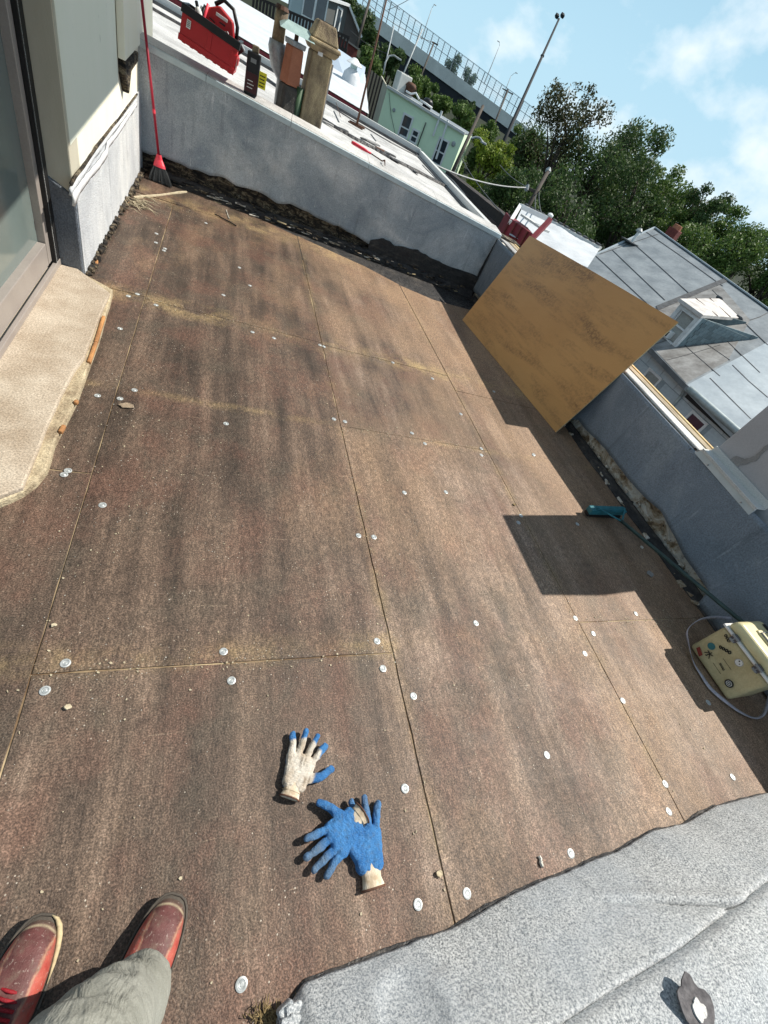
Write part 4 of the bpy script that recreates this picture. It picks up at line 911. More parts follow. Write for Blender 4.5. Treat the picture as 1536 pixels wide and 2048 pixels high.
# terracotta flue with metal hood
tf = thing('flue_pipe', 'square terracotta flue with tilted metal hood on dark stone base', 'chimney')
b = ay((575, 190), 6.35); zt = ay((588, 92), 6.35).z; z0 = .6; zm = ay((570, 165), 6.35).z
prismcol(MB(), b, zm, zt, .155, .135, rot=.45).build('flue', 'terracotta', tf, bevel=.012)
prismcol(MB(), b, z0, zm, .19, .17, rot=.3).build('base', 'dark_stone', tf, bevel=.03)
MB().tube((b.x+.10, b.y-.02, z0), (b.x+.11, b.y-.02, zm+.02), .045, .045, 14).build('side_pipe', 'green_pipe', tf, smooth=True)
prismcol(MB(), b, zt, zt+.04, .15, .16, rot=.45).build('collar', 'galvanised', tf, bevel=.006)
m = MB(); hcx = Vector((b.x, b.y, zt+.10)); m.tube(hcx-Vector((0, 0, .06)), hcx, .02, .02, 8); m.build('hood_stem', 'rust', tf)
m = MB(); R = Matrix.Rotation(.12, 3, 'X'); 
q = [hcx+R @ Vector(v) for v in ((-.17, -.12, 0), (.17, -.12, 0), (.17, .14, 0), (-.17, .14, 0))]; ap = [hcx+R @ Vector(v) for v in ((-.10, 0, .055), (.10, 0, .055))]
m.add(q+ap, [(0, 1, 5, 4), (1, 2, 5), (2, 3, 4, 5), (3, 0, 4), (3, 2, 1, 0)]); m.build('hood', 'verdigris', tf)
# old pipe with elbow
op = thing('vent_pipe', 'weathered vent pipe on a tar covered metal elbow nearest the crate', 'vent')
b = ay((545, 160), 6.5); zt = ay((543, 8), 6.5).z; z1 = ay((540, 80), 6.5).z; z2 = ay((548, 125), 6.5).z
MB().path([(b.x, b.y, z1), (b.x, b.y, (z1+zt)/2), (b.x+.005, b.y, zt)], [.062, .058, .060], 14).build('pipe', 'old_mortar', op, smooth=True)
MB().path([(b.x, b.y, zt), (b.x, b.y, zt+.03)], [.07, .055], 12).build('pipe_cap', 'rust', op)
MB().path([(b.x, b.y, z1+.02), (b.x, b.y, z1-.02), (b.x+.03, b.y, z2), (b.x+.10, b.y, z2-.10), (b.x+.11, b.y, .6)], [.08, .088, .075, .06, .062], 14).build('elbow', 'galvanised', op, smooth=True)

# ------------------------------------------------------------------ NEIGHBOUR ROOFS
nb = thing('neighbour_roof', 'white coated flat roof next door, just beyond the far parapet', 'roof')
def nz(x, y=6): return .80 - .060*(x+.8)
def nq(x, y, dz=0): return Vector((x, y, nz(x)+dz))
MB().prism([nq(-8, 6.95), nq(3.62, 5.83), nq(4.3, 12.9), nq(-8, 13.2)], (0, 0, -6)).build('roof', 'roof_membrane', nb)
nb.children[0].data.materials.clear(); nb.children[0].data.materials.append(M['roof_white'])
# raised white sloped skirt then the tar ridge
RNn = Vector((.06, 0, 1)).normalized()
def onroof(p, dz=0): return on(p, nq(0, 0, dz), RNn)
def strip(px, w, h, name, mat, jit=.02):
    pts_ = []
    for i in range(len(px)-1):
        for j in range(8): t = j/8; pts_.append(onroof((px[i][0]*(1-t)+px[i+1][0]*t, px[i][1]*(1-t)+px[i+1][1]*t)))
    pts_.append(onroof(px[-1])); m = MB()
    for i, p in enumerate(pts_):
        d_ = (pts_[min(i+1, len(pts_)-1)]-pts_[max(i-1, 0)]).normalized(); n_ = Vector((-d_.y, d_.x, 0)); a1 = w*(.5+mnoise.noise((p.x*5, 1, 0))*.5)+jit*random.random(); a2 = w*(.5+mnoise.noise((p.x*6, 4, 0))*.5)+jit*random.random()
        m.v += [tuple(p+n_*a1+Vector((0, 0, .004))), tuple(p+n_*a1*.4+Vector((0, 0, h))), tuple(p-n_*a2*.4+Vector((0, 0, h))), tuple(p-n_*a2+Vector((0, 0, .004)))]
    for i in range(len(pts_)-1):
        for k in range(3): m.f.append((4*i+k, 4*i+k+1, 4*i+k+5, 4*i+k+4))
    return m.build(name, mat, nb)
strip([(150, -70), (307, 21), (400, 74), (484, 125), (560, 180), (635, 234), (676, 260), (713, 281), (745, 297), (781, 318), (822, 338), (874, 365), (921, 391)], .10, .035, 'tar_ridge', 'tar', .04)
strip([(645, 203), (708, 243), (781, 286), (869, 332), (905, 362), (930, 392)], .045, .02, 'tar_edge_line', 'seam_tar', .01)
def blob(c, r, h, k, seed):
    poly = []
    for i in range(k):
        t = 6.283*i/k; rr = r*(1+.5*mnoise.noise((math.cos(t)*1.3, math.sin(t)*1.3, seed))); poly.append(c+Vector((rr*math.cos(t), rr*.6*math.sin(t), 0)))
    return poly
for i, (p, r_, mt_) in enumerate((((688, 262), .10, 'tar'), ((744, 286), .15, 'stucco_patch'), ((772, 306), .17, 'tar'), ((790, 322), .10, 'tar'), ((760, 300), .09, 'rust'), ((728, 280), .08, 'tar'), ((830, 345), .06, 'tar'), ((655, 248), .09, 'stucco_patch'))):
    MB().prism(blob(onroof(p, .012), r_, .02, 16, i*3.7), (0, 0, .02)).build('tar_patch', mt_, nb, bevel=.006, seg=1)
for p0_, p1_ in (((800, 322), (835, 350)), ((845, 330), (880, 365)), ((742, 268), (752, 282)), ((668, 222), (678, 244))):
    MB().beam(onroof(p0_, .008), onroof(p1_, .008), .022, .006).build('roof_crack', 'seam_tar', nb)
# roof sheets seams beyond the ridge
m = MB(); m.beam(nq(-8, 12.75, .06), nq(4.2, 12.55, .06), .12, .14); m.build('rear_kerb', 'coping_white', nb)
m = MB(); m.beam(nq(-8, 12.62, .02), nq(4.2, 12.42, .02), .08, .05); m.build('rear_kerb_tar', 'seam_tar', nb)
m = MB(); m.beam(nq(4.22, 12.5, .05), nq(3.60, 5.8, .05), .09, .12); m.build('side_kerb', 'coping_white', nb)
m = MB(); m.beam(nq(4.10, 12.4, .012), nq(3.68, 7.2, .012), .07, .03); m.build('side_kerb_tar', 'seam_tar', nb)

# next terrace roof: white membrane over a maroon band
n2_ = thing('terrace_roof', 'puckered white membrane roof with maroon edge band two houses away', 'roof')
def seg(p0, p1, y): return ay(p0, y), ay(p1, y)
A0, A1 = ay((540, 112), 13.3), ay((733, 228), 13.3)       # top of band
e = (A1-A0); A_ = A0 - e*2.2
dn = Vector((0, 0, -.30))
MB().prism([A_, A1, A1+dn, A_+dn], (0, .25, 0)).build('maroon_band', 'maroon_panel', n2_)
MB().prism([A_+dn*1.0, A1+dn*1.0, A1+dn*1.0-Vector((0, 0, 6)), A_+dn*1.0-Vector((0, 0, 6))], (0, .2, 0)).build('wall', 'brown_siding', n2_)
# membrane surface climbing away
rows = []; ns = 46
T0, T1 = ad_((480, 2), 15.5), ad_((730, 150), 17.0)
T_ = T0 + (T0-T1)*2
vs = []
for i in range(ns+1):
    a = A_.lerp(A1+Vector((.05, 0, 0)), i/ns); b = T_.lerp(T1, i/ns)
    for j in range(13):
        t = j/12; p = a.lerp(b, t); p.z += .05*mnoise.noise((p.x*1.3, p.y*1.1, 0))*math.sin(t*3.1); vs.append(p+Vector((0, 0, .02)))
m = MB().add(vs, [(i*13+j, (i+1)*13+j, (i+1)*13+j+1, i*13+j+1) for i in range(ns) for j in range(12)]); m.build('membrane', 'roof_membrane', n2_, smooth=True, fix=False)
# blue shaded upstand behind the vent
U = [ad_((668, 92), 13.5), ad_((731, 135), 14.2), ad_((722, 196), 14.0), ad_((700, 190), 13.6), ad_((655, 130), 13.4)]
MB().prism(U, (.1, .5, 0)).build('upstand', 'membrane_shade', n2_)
vt = thing('roof_vent', 'small white roof vent with flared cap on the puckered membrane roof', 'vent')
vc = ad_((698, 176), 12.6); vc2 = ad_((703, 138), 12.6)
u_ = Vector((0, 0, 1))
MB().lathe(vc, [(.34, -.1), (.30, .0), (.24, .30), (.12, .42)], 14).build('wrapped_base', 'roof_membrane', vt, smooth=True)
MB().lathe(vc, [(.10, .40), (.10, .55)], 12).build('neck', 'verdigris', vt)
MB().lathe(vc, [(.22, .50), (.24, .52), (.06, .64), (.01, .65)], 14).build('cap', 'white_paint', vt)

# second terrace detail: brown deck fence, pale houses at the very top
def quadd(px4, d4, th, name, mat, parent, **k):
    P4 = [ad_(p, d) for p, d in zip(px4, d4)]; return MB().prism(P4, th).build(name, mat, parent, **k)
def vwall(pa, pb_, da, db, ztop_, zbot, th, name, mat, parent):
    a = ad_(pa, da); b = ad_(pb_, db); e = (b-a); e.z = 0; nrm = Vector((-e.y, e.x, 0)).normalized()
    if nrm.y < 0: nrm = -nrm
    return MB().prism([(a.x, a.y, zbot), (b.x, b.y, zbot), (b.x, b.y, b.z), (a.x, a.y, a.z)], nrm*th).build(name, mat, parent)
df = thing('deck_fence', 'dark brown slatted deck fence with lattice below the pale house', 'fence')
fa, fb = ad_((505, -10), 21), ad_((700, 75), 22); 
fv = (fb-fa); fl_ = fv.length; fe = fv.normalized(); fn_ = fe.cross(Vector((0, 0, 1))).normalized()
for i in range(30):
    p = fa.lerp(fb, (i+.5)/30); MB().box(p-Vector((0, 0, .55)), (.10, .10, 1.05), Matrix.Rotation(math.atan2(fe.y, fe.x), 3, 'Z')).build('slat', 'deck_brown', df)
for dz in (-.02, -.5, -1.05): m = MB(); m.beam(fa+Vector((0, 0, dz)), fb+Vector((0, 0, dz)), .12, .10); m.build('rail', 'deck_brown', df)
m = MB(); m.prism([fa+Vector((0, .3, -1.1)), fb+Vector((0, .3, -1.1)), fb+Vector((0, .3, -3.5)), fa+Vector((0, .3, -3.5))], (0, .2, 0)); m.build('under_panel', 'terracotta_wall', df)

def window(parent, c, r, u, nrm, w, h, glass='window_glass', bars=1, depth=.05, framew=.06, fmat='white_paint', name='window'):
    """a window: glass pane part with a frame sub-part"""
    c = Vector(c); r = Vector(r).normalized(); u = Vector(u).normalized(); nrm = Vector(nrm).normalized(); R = Matrix((r, nrm, u)).transposed()
    f = MB()
    for s in (-1, 1): f.box(c+r*s*(w/2+framew/2)+nrm*depth*.5, (framew, depth, h+2*framew), R); f.box(c+u*s*(h/2+framew/2)+nrm*depth*.5, (w, depth, framew), R)
    for i in range(bars): f.box(c+u*(-h/2+h*(i+1)/(bars+1))+nrm*depth*.4, (w, depth*.6, framew*.7), R)
    fo = f.build(name, fmat, parent); g = MB().box(c+nrm*depth*.15, (w, depth*.2, h), R).build('pane', glass, fo); return fo

ph = thing('pale_house', 'pale blue and grey sided house with double window at the top edge', 'house')
a = ad_((600, -30), 32); b = ad_((657, 12), 32.5); c_ = ad_((700, 38), 34)
vwall((590, -40), (655, -2), 32, 33, 0, -6, 4, 'pale_wall', 'pale_siding', ph)
vwall((655, -2), (697, 12), 33, 34.5, 0, -6, 4, 'grey_wall', 'grey_siding', ph)
vwall((697, 12), (722, 72), 34.5, 36, 0, -6, 4, 'brown_wall', 'brown_siding', ph)
for pa, pb_, da, db, cc, ww, hh_ in (((590, -40), (655, -2), 32, 33, (630, 14), .8, 1.4), ((655, -2), (697, 12), 33, 34.5, (675, 42), .42, 1.3)):
    A2 = ad_(pa, da); B2 = ad_(pb_, db); e2 = B2-A2; e2.z = 0; e2.normalize(); n3 = Vector((e2.y, -e2.x, 0))
    C2 = on(cc, A2+n3*.02, n3)
    if ww > .6: window(ph, C2-e2*.45, e2, (0, 0, 1), n3, .75, hh_, bars=0, framew=.1); window(ph, C2+e2*.45, e2, (0, 0, 1), n3, .75, hh_, bars=0, framew=.1)
    else: window(ph, C2, e2, (0, 0, 1), n3, ww, hh_, bars=0, framew=.12)
m = MB(); m.beam(ad_((655, -2), 33)+Vector((0, -.1, .05)), ad_((697, 12), 34.5)+Vector((0, -.1, .05)), .3, .15); m.beam(ad_((697, 12), 34.5)+Vector((0, -.1, .05)), ad_((722, 76), 36)+Vector((0, -.1, .05)), .3, .15); m.build('roof_trim', 'white_paint', ph)
bh = thing('brick_house', 'dark red brick wall low below the grey and brown house', 'wall')
vwall((672, 66), (716, 98), 27, 28, 0, -6, 2, 'wall', 'brick_red', bh)
m = MB(); m.beam(ad_((672, 66), 27), ad_((716, 98), 28), .3, .08); m.build('coping', 'grey_siding', bh)

# ------------------------------------------------------------------ MINT HOUSE
mh = thing('mint_house', 'pale mint rendered house with three windows and white drain pipes', 'house')
TLz, TRz = ad_((775, 175), 25.5), ad_((929, 270), 26.0)
mid_ = (TLz.z+TRz.z)/2
GA = Vector((TLz.x, TLz.y, TLz.z)); GB = Vector((TRz.x, TRz.y, TRz.z)); ge = GB-GA; ge.z = 0; ge.normalize(); gn = Vector((ge.y, -ge.x, 0))
if gn.dot(CAM-GA) < 0: gn = -gn
MB().prism([(GA.x, GA.y, -7), (GB.x, GB.y, -7), GB, GA], -gn*5.5).build('wall', 'mint_render', mh)
GL = GA - gn*0 ; 
SA = ad_((762, 151), 29); se = SA-GA; se.z = 0
MB().prism([(GA.x, GA.y, -7), (SA.x, SA.y, -7), SA, GA], (-gn*.3)).build('side_wall', 'beige_render', mh)
def gp(p, off=.03): return on(p, GA+gn*off, gn)
def gwin(p, w, h, bars=1): window(mh, gp(p, .0), ge, (0, 0, 1), gn, w, h, bars=bars, framew=.10)
gwin((810, 256), .50, 1.10, 1); gwin((829, 273), .32, .50, 1); gwin((880, 304), .52, 1.15, 1)
m = MB(); c1 = gp((804, 277), .15); m.box(c1, (.42, .3, .3), Matrix((ge, gn, Vector((0, 0, 1)))).transposed()); m.build('window_air_unit', 'white_paint', mh, bevel=.02)
m = MB(); q0, q1 = gp((884, 218), .12), gp((866, 272), .12); q0.z = mid_+.9; q1 = Vector((q0.x, q0.y, gp((866, 272), .12).z)); m.tube(gp((866, 272), .12), gp((884, 222), .12), .065, .065, 10); m.build('drain_pipe', 'white_paint', mh)
m = MB(); m.tube(gp((872, 318), .12), gp((896, 240), .12), .065, .065, 10); m.build('drain_pipe', 'white_paint', mh)
m = MB(); m.beam(GA+gn*.05+Vector((0, 0, .05)), GB+gn*.05+Vector((0, 0, .05)), .3, .12); m.build('roof_edge', 'coping_white', mh)
m = MB(); m.prism([GA+Vector((0, 0, .02)), GB+Vector((0, 0, .02)), GB-gn*5.5+Vector((0, 0, .02)), GA-gn*5.5+Vector((0, 0, .02))], (0, 0, .06)); m.build('roof', 'roof_sheet_grey', mh)
MB().tube(gp((852, 245), .06), gp((832, 300), .06), .03, .03, 6).build('wall_cable', 'cable', mh); MB().path([gp((778, 185), .04), gp((782, 230), .04), gp((792, 275), .04)], .012, 6).build('wall_cable', 'cable', mh)
m = MB(); v = gp((907, 288), .08); m.lathe(v, [(.08, -.05), (.14, 0), (.08, .05)], 10, Matrix.Rotation(math.pi/2, 3, 'X')); m.build('wall_lamp', 'lamp_steel', mh); MB().lathe(gp((788, 220), .08), [(.06, -.04), (.10, 0), (.06, .04)], 10, Matrix.Rotation(math.pi/2, 3, 'X')).build('wall_lamp', 'lamp_steel', mh)
ac = thing('air_conditioner', 'pale grey air conditioning unit on the flat roof of the mint house', 'air conditioner')
cA = ad_((804, 168), 26.6); m = MB(); m.box(cA, (.9, .6, .95), Matrix.Rotation(.3, 3, 'Z')); m.build('housing', 'concrete', ac, bevel=.05)
m = MB(); m.lathe(cA+Vector((0, 0, .47)), [(.28, 0), (.28, .03)], 16); m.build('fan_grille', 'grey_plastic', ac)
for (p, dd_, sz, mt, lb_) in (((822, 174), 26.6, .30, 'rust', 'round rusty roof fan just right of the grey air conditioning unit'), ((856, 205), 26.8, .28, 'black_plastic', 'dark box on the mint house roof edge, rightmost of the roof equipment')):
    v = ad_(p, dd_); t_ = thing('roof_fan', lb_, 'roof vent'); MB().lathe(v, [(sz, -.35), (sz, -.05), (sz*1.3, 0), (sz*.8, sz*.6), (.02, sz*.7)], 14).build('housing', mt, t_, smooth=True); MB().lathe(v, [(sz*.8, -.7), (sz*.8, -.36)], 10).build('curb', 'coping_white', t_)
rpz = thing('roof_pipes', 'bent white pipes lying along the mint house roof edge', 'pipes')
m = MB(); m.path([ad_((812, 182), 26), ad_((822, 188), 26), ad_((832, 186), 26), ad_((838, 198), 26)], .05, 8); m.build('pipe', 'white_paint', rpz, smooth=True); MB().path([ad_((840, 200), 26), ad_((850, 206), 26), ad_((864, 216), 26)], .05, 8).build('pipe', 'white_paint', rpz, smooth=True)

# dark slatted gap between membrane roof and mint house
sf = thing('slatted_shed', 'weathered brown slatted shed wall left of the mint house', 'shed')
s0, s1 = ad_((740, 138), 21), ad_((764, 158), 22.5); 
for i in range(9):
    p = s0.lerp(s1, i/8); MB().box(p-Vector((0, 0, 1.4)), (.16, .06, 2.8)).build('slat', 'weathered_wood' if i % 2 else 'deck_brown', sf)
MB().prism([s0+Vector((0, .1, 0)), s1+Vector((0, .1, 0)), s1+Vector((0, .1, -6)), s0+Vector((0, .1, -6))], (0, .1, 0)).build('backing', 'brown_siding', sf)
# ------------------------------------------------------------------ STONE WALL (dark) beyond the neighbour's roof
sw_ = thing('stone_wall', 'dark reddish stone retaining wall between mint house and tree shade', 'wall')
W0, W1 = ad_((893, 340), 19), ad_((1020, 440), 14)
we = (W1-W0); we.z = 0; wl_ = we.length; we.normalize(); wn_ = Vector((we.y, -we.x, 0)); wn_ = wn_ if wn_.dot(CAM-W0) > 0 else -wn_
Rw = Matrix((we, wn_, Vector((0, 0, 1)))).transposed()
MB().prism([(W0.x, W0.y, -7), (W1.x, W1.y, -7), (W1.x, W1.y, W1.z), (W0.x, W0.y, W0.z)], -wn_*.5).build('mortar_core', 'deck_brown', sw_)
stm = MB().box((0, 0, 0), (1, 1, 1)).mesh('stone'); stm.materials.append(M['stone_wall_m'])
cnt = 0
for r_ in range(13):
    z = -.30 - r_*.42; x = random.uniform(0, .4)
    while x < wl_-.1 and cnt < 290:
        w_ = random.uniform(.45, .95); zt_ = W0.z+(W1.z-W0.z)*x/wl_
        if z < zt_-.25:
            o = bpy.data.objects.new('stone', stm); COL.objects.link(o); o.parent = sw_; p = W0+we*(x+w_/2)+wn_*random.uniform(.0, .05); o.matrix_world = Matrix.Translation((p.x, p.y, z)) @ Rw.to_4x4() @ Matrix.Diagonal((w_-.04, .16, .38, 1)); cnt += 1
        x += w_

# ------------------------------------------------------------------ MAROON SHED with white roof
sh = thing('maroon_building', 'small maroon sided building with puckered white roof behind the fibreboard sheet', 'building')
R0, R1, R2, R3 = ad_((1046, 412), 15), ad_((1200, 497), 13.5), ad_((1168, 528), 12.0), ad_((1018, 470), 12.2)
R2 = ad_((1175, 535), 11.5); 
vs = []; ns = 30
for i in range(ns+1):
    for j in range(11):
        a, b = i/ns, j/10; p = R0.lerp(R1, a).lerp(R3.lerp(R2, a), b); p.z += .06*mnoise.noise((p.x*2, p.y*2, 1)); vs.append(p)
o = MB().add(vs, [(i*11+j, (i+1)*11+j, (i+1)*11+j+1, i*11+j+1) for i in range(ns) for j in range(10)]).build('roof', 'roof_membrane', sh, smooth=True, fix=False)
m = MB(); m.beam(R0, R1, .16, .10); m.build('roof_kerb', 'coping_white', sh)
for i in range(13):
    p = R0.lerp(R1, (i+.5)/13)+Vector((0, 0, .07)); MB().box(p, (.10, .18, .06)).build('kerb_clip', 'seam_tar', sh)
w0, w1 = ad_((1022, 437), 12.4), ad_((1068, 470), 11.6)
MB().prism([w0, w1, w1-Vector((0, 0, 5)), w0-Vector((0, 0, 5))], (.2, .8, 0)).build('wall', 'maroon_panel', sh)
for i in range(5): p = w0.lerp(w1, i/4); MB().box(p-Vector((.03, .05, 2.5)), (.035, .035, 5)).build('batten', 'brick_red', sh)
m = MB(); m.beam(ad_((1040, 412), 13), ad_((1020, 445), 12.4), .10, .12); m.beam(ad_((1040, 412), 13), ad_((1100, 440), 12.6), .1, .12); m.build('white_fascia', 'white_paint', sh)
m = MB(); m.beam(ad_((1048, 432), 12.3), ad_((1092, 462), 11.8), .30, .05); m.build('white_flat_edge', 'coping_white', sh)
m = MB(); m.beam(ad_((1100, 440), 11.6), ad_((1062, 480), 11.4), .12, .12); m.build('maroon_post', 'maroon_panel', sh)
sp2 = thing('vent_pipe', 'short white capped vent pipe on the maroon building roof', 'vent')
v = ad_((1098, 436), 11.9); MB().tube(v-Vector((0, 0, .3)), v+Vector((0, 0, .05)), .05, .05, 10).build('pipe', 'lamp_steel', sp2); MB().lathe(v+Vector((0, 0, .05)), [(.08, 0), (.08, .04), (.03, .07)], 10).build('cap', 'white_paint', sp2)

# ------------------------------------------------------------------ HOUSE ACROSS THE ALLEY
hb_ = thing('alley_house', 'blue-grey sided house with long membrane roof and a white dormer', 'house')
XE = 15.0; XG = 21.2
Rg0 = ax((1309, 456), XG); Rg1 = ax((1536, 619), XG); rdir = (Rg1-Rg0).normalized(); Rg2 = Rg0 + rdir*21
Ev0 = ax((1307, 696), XE); Ev1 = ax((1473, 862), XE); edir = (Ev1-Ev0).normalized(); EvL = Ev0 - edir*5.8; EvR = Ev0+edir*16
EvM = ax((1376, 768), XE)
# solve the left rake so that it passes through (1170,520)
RN = (Rg1-Rg0).cross(Ev0-Rg0).normalized()
rk_ = on((1170, 520), Rg0, RN); rkd = (rk_-Rg0); EvL = Rg0 + rkd*((XE-Rg0.x)/rkd.x)
def rf(p, off=0): return on(p, Rg0 + RN*off, RN)
if RN.z < 0: RN = -RN
BDL = rf((1536, 684)); # boundary line between grey and bright roof passes (1371,768)->(1536,684)
B0 = rf((1374, 770)); bdir = (BDL-B0); Btop = B0 + bdir*((XG-B0.x)/bdir.x)
MB().prism([Rg0, Btop, B0, EvL], RN*-.2).build('roof', 'roof_sheet_grey', hb_)
MB().prism([Btop+RN*.01, Rg2+RN*.01, EvR+RN*.01, B0+RN*.01], RN*-.2).build('roof', 'roof_sheet_bright', hb_)
# dirty zone right of the tar strip
def rpoly(pts, off, name, mat, th=.006):
    MB().prism([rf(p, off) for p in pts], RN*th).build(name, mat, hb_)
rpoly([(1318, 612), (1300, 690), (1372, 766), (1455, 722), (1500, 640), (1440, 570)], .004, 'weathered_sheet', 'roof_sheet_dirty')
rpoly([(1312, 612), (1450, 556), (1457, 562), (1316, 621)], .012, 'tar_strip', 'seam_tar', .012)
def seam(p0, p1, w=.05): 
    a = rf(p0, .014); b = rf(p1, .014); m_ = (a+b)/2+(b-a).cross(RN).normalized()*random.uniform(-.05, .05); MB().beam(a, m_, w, .012, up=RN).beam(m_, b, w, .012, up=RN).build('seam', 'seam_tar', hb_)
for s_ in (((1225, 500), (1330, 600)), ((1262, 482), (1380, 588)), ((1192, 512), (1300, 612)), ((1290, 462), (1446, 572)), ((1425, 580), (1536, 690)), ((1380, 610), (1520, 745)), ((1330, 655), (1440, 752)), ((1345, 640), (1460, 720)), ((1465, 730), (1536, 795)), ((1420, 756), (1502, 838)), ((1500, 640), (1536, 625))): seam(*s_, w=.028)
for i, s_ in enumerate([((1200, 508), (1316, 468)), ((1309, 458), (1536, 621)), ((1305, 690), (1420, 655)), ((1335, 720), (1440, 690))]): seam(*s_, w=.026)
m = MB(); m.beam(Rg0+Vector((0, 0, .03)), Rg2+Vector((0, 0, .03)), .12, .05); m.build('ridge_cap', 'roof_sheet_bright', hb_)
m = MB(); m.beam(Rg0+Vector((0, 0, .03)), EvL+Vector((0, 0, .03)), .10, .06); m.build('rake_edge', 'roof_sheet_bright', hb_)
# back slope and gable so it is a solid house
MB().prism([Rg0, Rg2, Rg2+Vector((7, 0, -3)), Rg0+Vector((7, 0, -3))], (0, 0, -.1)).build('roof', 'roof_sheet_grey', hb_)
# siding wall
XS = 15.4
MB().prism([(XS, EvL.y, -7), (XS, EvR.y, -7), (XS, EvR.y, EvR.z+.05), (XS, EvL.y, EvL.z+.05)], (.2, 0, 0)).build('wall', 'siding_back', hb_)
MB().prism([(XS+.2, EvL.y, -7), (XG+6, EvL.y+1.5, -7), (XG+6, EvL.y+1.5, EvL.z-1), (XG, Rg0.y-.05, Rg0.z-.2), (XS+.2, EvL.y, EvL.z-.05)], (0, -.2, 0)).build('gable_wall', 'siding_panel', hb_)
pn = MB().box((0, 0, 0), (1, 1, 1)).mesh('siding_panel'); pn.materials.append(M['siding_panel'])
wins = [ax((1303, 757), XS-.03), ax((1390, 845), XS-.03)]
cnt = 0; zt0 = (EvL.z+EvR.z)/2
for r_ in range(9):
    z = zt0-.25-r_*.40; y = EvL.y-.3-(r_ % 2)*.42
    while y > 5.5:
        c = Vector((XS-.012, y, z)); wv = .84
        if all(abs(c.y-w0_.y) > .60 or abs(c.z-w0_.z) > .36 for w0_ in wins) and z < EvL.z+(EvR.z-EvL.z)*((EvL.y-y)/(EvL.y-EvR.y))-.12:
            o = bpy.data.objects.new('siding_panel', pn); COL.objects.link(o); o.parent = hb_; o.matrix_world = Matrix.Translation(c+Vector((random.uniform(-.003, .003), 0, 0))) @ Matrix.Rotation(-.02, 4, 'Y') @ Matrix.Diagonal((.02, wv-.025, .378, 1)); cnt += 1
        y -= wv
for i, w0_ in enumerate(wins): window(hb_, w0_+Vector((.02, 0, 0)), (0, -1, 0), (0, 0, 1), (-1, 0, 0), .62, .30, glass='curtain' if i == 0 else 'window_glass', bars=0, framew=.09)
g0, g1 = ax((1378, 778), XE-.05), ax((1478, 866), XE-.05)
gd = (g1-g0); m = MB(); m.path([g0, g0+gd*.3, g0+gd*.31, g0+gd*1.0, g0+gd*2], .11, 10); m.build('gutter', 'gutter_metal', hb_, smooth=True)
m = MB(); m.beam(g0+Vector((.24, 0, -.15)), g0+gd*2+Vector((.24, 0, -.15)), .2, .28); m.build('soffit_gap', 'ink', hb_)
m = MB(); m.path([ax((1374, 770), XE-.02), ax((1362, 792), XS-.08), ax((1345, 812), XS-.08)], .05, 8); m.build('downpipe', 'gutter_metal', hb_)
# dormer
BR = rf((1352, 692)); XDm = BR.x
def dx(p): return ax(p, XDm)
TR = dx((1404, 640)); TL = dx((1369, 608)); yR = (BR.y+TR.y)/2; yL = TL.y+(yR-TR.y); zB = BR.z; zT = (TR.z+TL.z)/2
BR = Vector((XDm, yR, zB)); TR = Vector((XDm, yR, zT)); TL = Vector((XDm, yL, zT)); BL = Vector((XDm, yL, zB))
kR = rf((1468, 641)); kL = rf((1436, 606))
for y_, k_, th in ((yR, kR, .05), (yL, kL, -.05)): MB().prism([(XDm, y_, zB-.1), (XDm, y_, zT), (k_.x, y_, k_.z), (k_.x, y_, k_.z-.15)], (0, th, 0)).build('cheek_wall', 'shingle_grey', hb_)
shm = MB().box((0, 0, 0), (1, 1, 1)).mesh('shingle'); shm.materials.append(M['shingle_grey'])
def roofz(x, y): return Rg0.z - (RN.x*(x-Rg0.x)+RN.y*(y-Rg0.y))/RN.z
def topz_(x): return zT+(kR.z-zT)*(x-XDm)/(kR.x-XDm)
nr = 8; dh = (zT-zB)/nr
for r_ in range(nr+6):
    z = zB+.02+r_*dh; x = XDm+.18+(r_ % 2)*.1
    while x < kR.x-.15:
        if roofz(x+.12, yR) < z+dh*.4 and z+dh < topz_(x)+.02:
            o = bpy.data.objects.new('shingle', shm); COL.objects.link(o); o.parent = hb_; o.matrix_world = Matrix.Translation((x+.12, yR-.016, z+dh/2)) @ Matrix.Rotation(.08, 4, 'X') @ Matrix.Diagonal((.235, .02, dh*1.05, 1))
        x += .25
W2 = yL-yR; jw = .17
for y_ in (yR+jw/2-.02, yL-jw/2+.02): MB().box((XDm-.05, y_, (zB+zT)/2-.02), (.12, jw, zT-zB+.12)).build('dormer_jamb', 'dormer_white', hb_)
MB().box((XDm-.05, (yL+yR)/2, zT-.06), (.118, W2-2*jw+.04, .16)).build('dormer_lintel', 'dormer_white', hb_); MB().box((XDm-.07, (yL+yR)/2, zB-.02), (.16, W2-2*jw+.04, .08)).build('dormer_sill', 'dormer_white', hb_)
wo_ = MB(); ym = (yL+yR)/2; zm_ = (zB+zT)/2-.04; wo_.box((XDm-.02, ym, zm_), (.04, W2-2*jw, .06)); wo_.box((XDm-.02, ym+W2/2-jw-.02, zm_), (.039, .05, zT-zB-.2)); wo_.box((XDm-.02, ym-W2/2+jw+.02, zm_), (.039, .05, zT-zB-.2)); wo_ = wo_.build('dormer_window', 'white_paint', hb_)
MB().box((XDm+.02, ym, zm_), (.02, W2-2*jw, zT-zB-.15)).build('pane', 'curtain', wo_)
MB().box((XDm-.12, ym+.12, zB+.16), (.25, .42, .26)).build('window_fan', 'white_paint', hb_, bevel=.02); MB().box((XDm-.25, ym+.12, zB+.16), (.01, .32, .18)).build('fan_opening', 'ink', hb_)
o1 = Vector((-.22, 0, -.02)); ex_ = (kR-TR).normalized()*.1
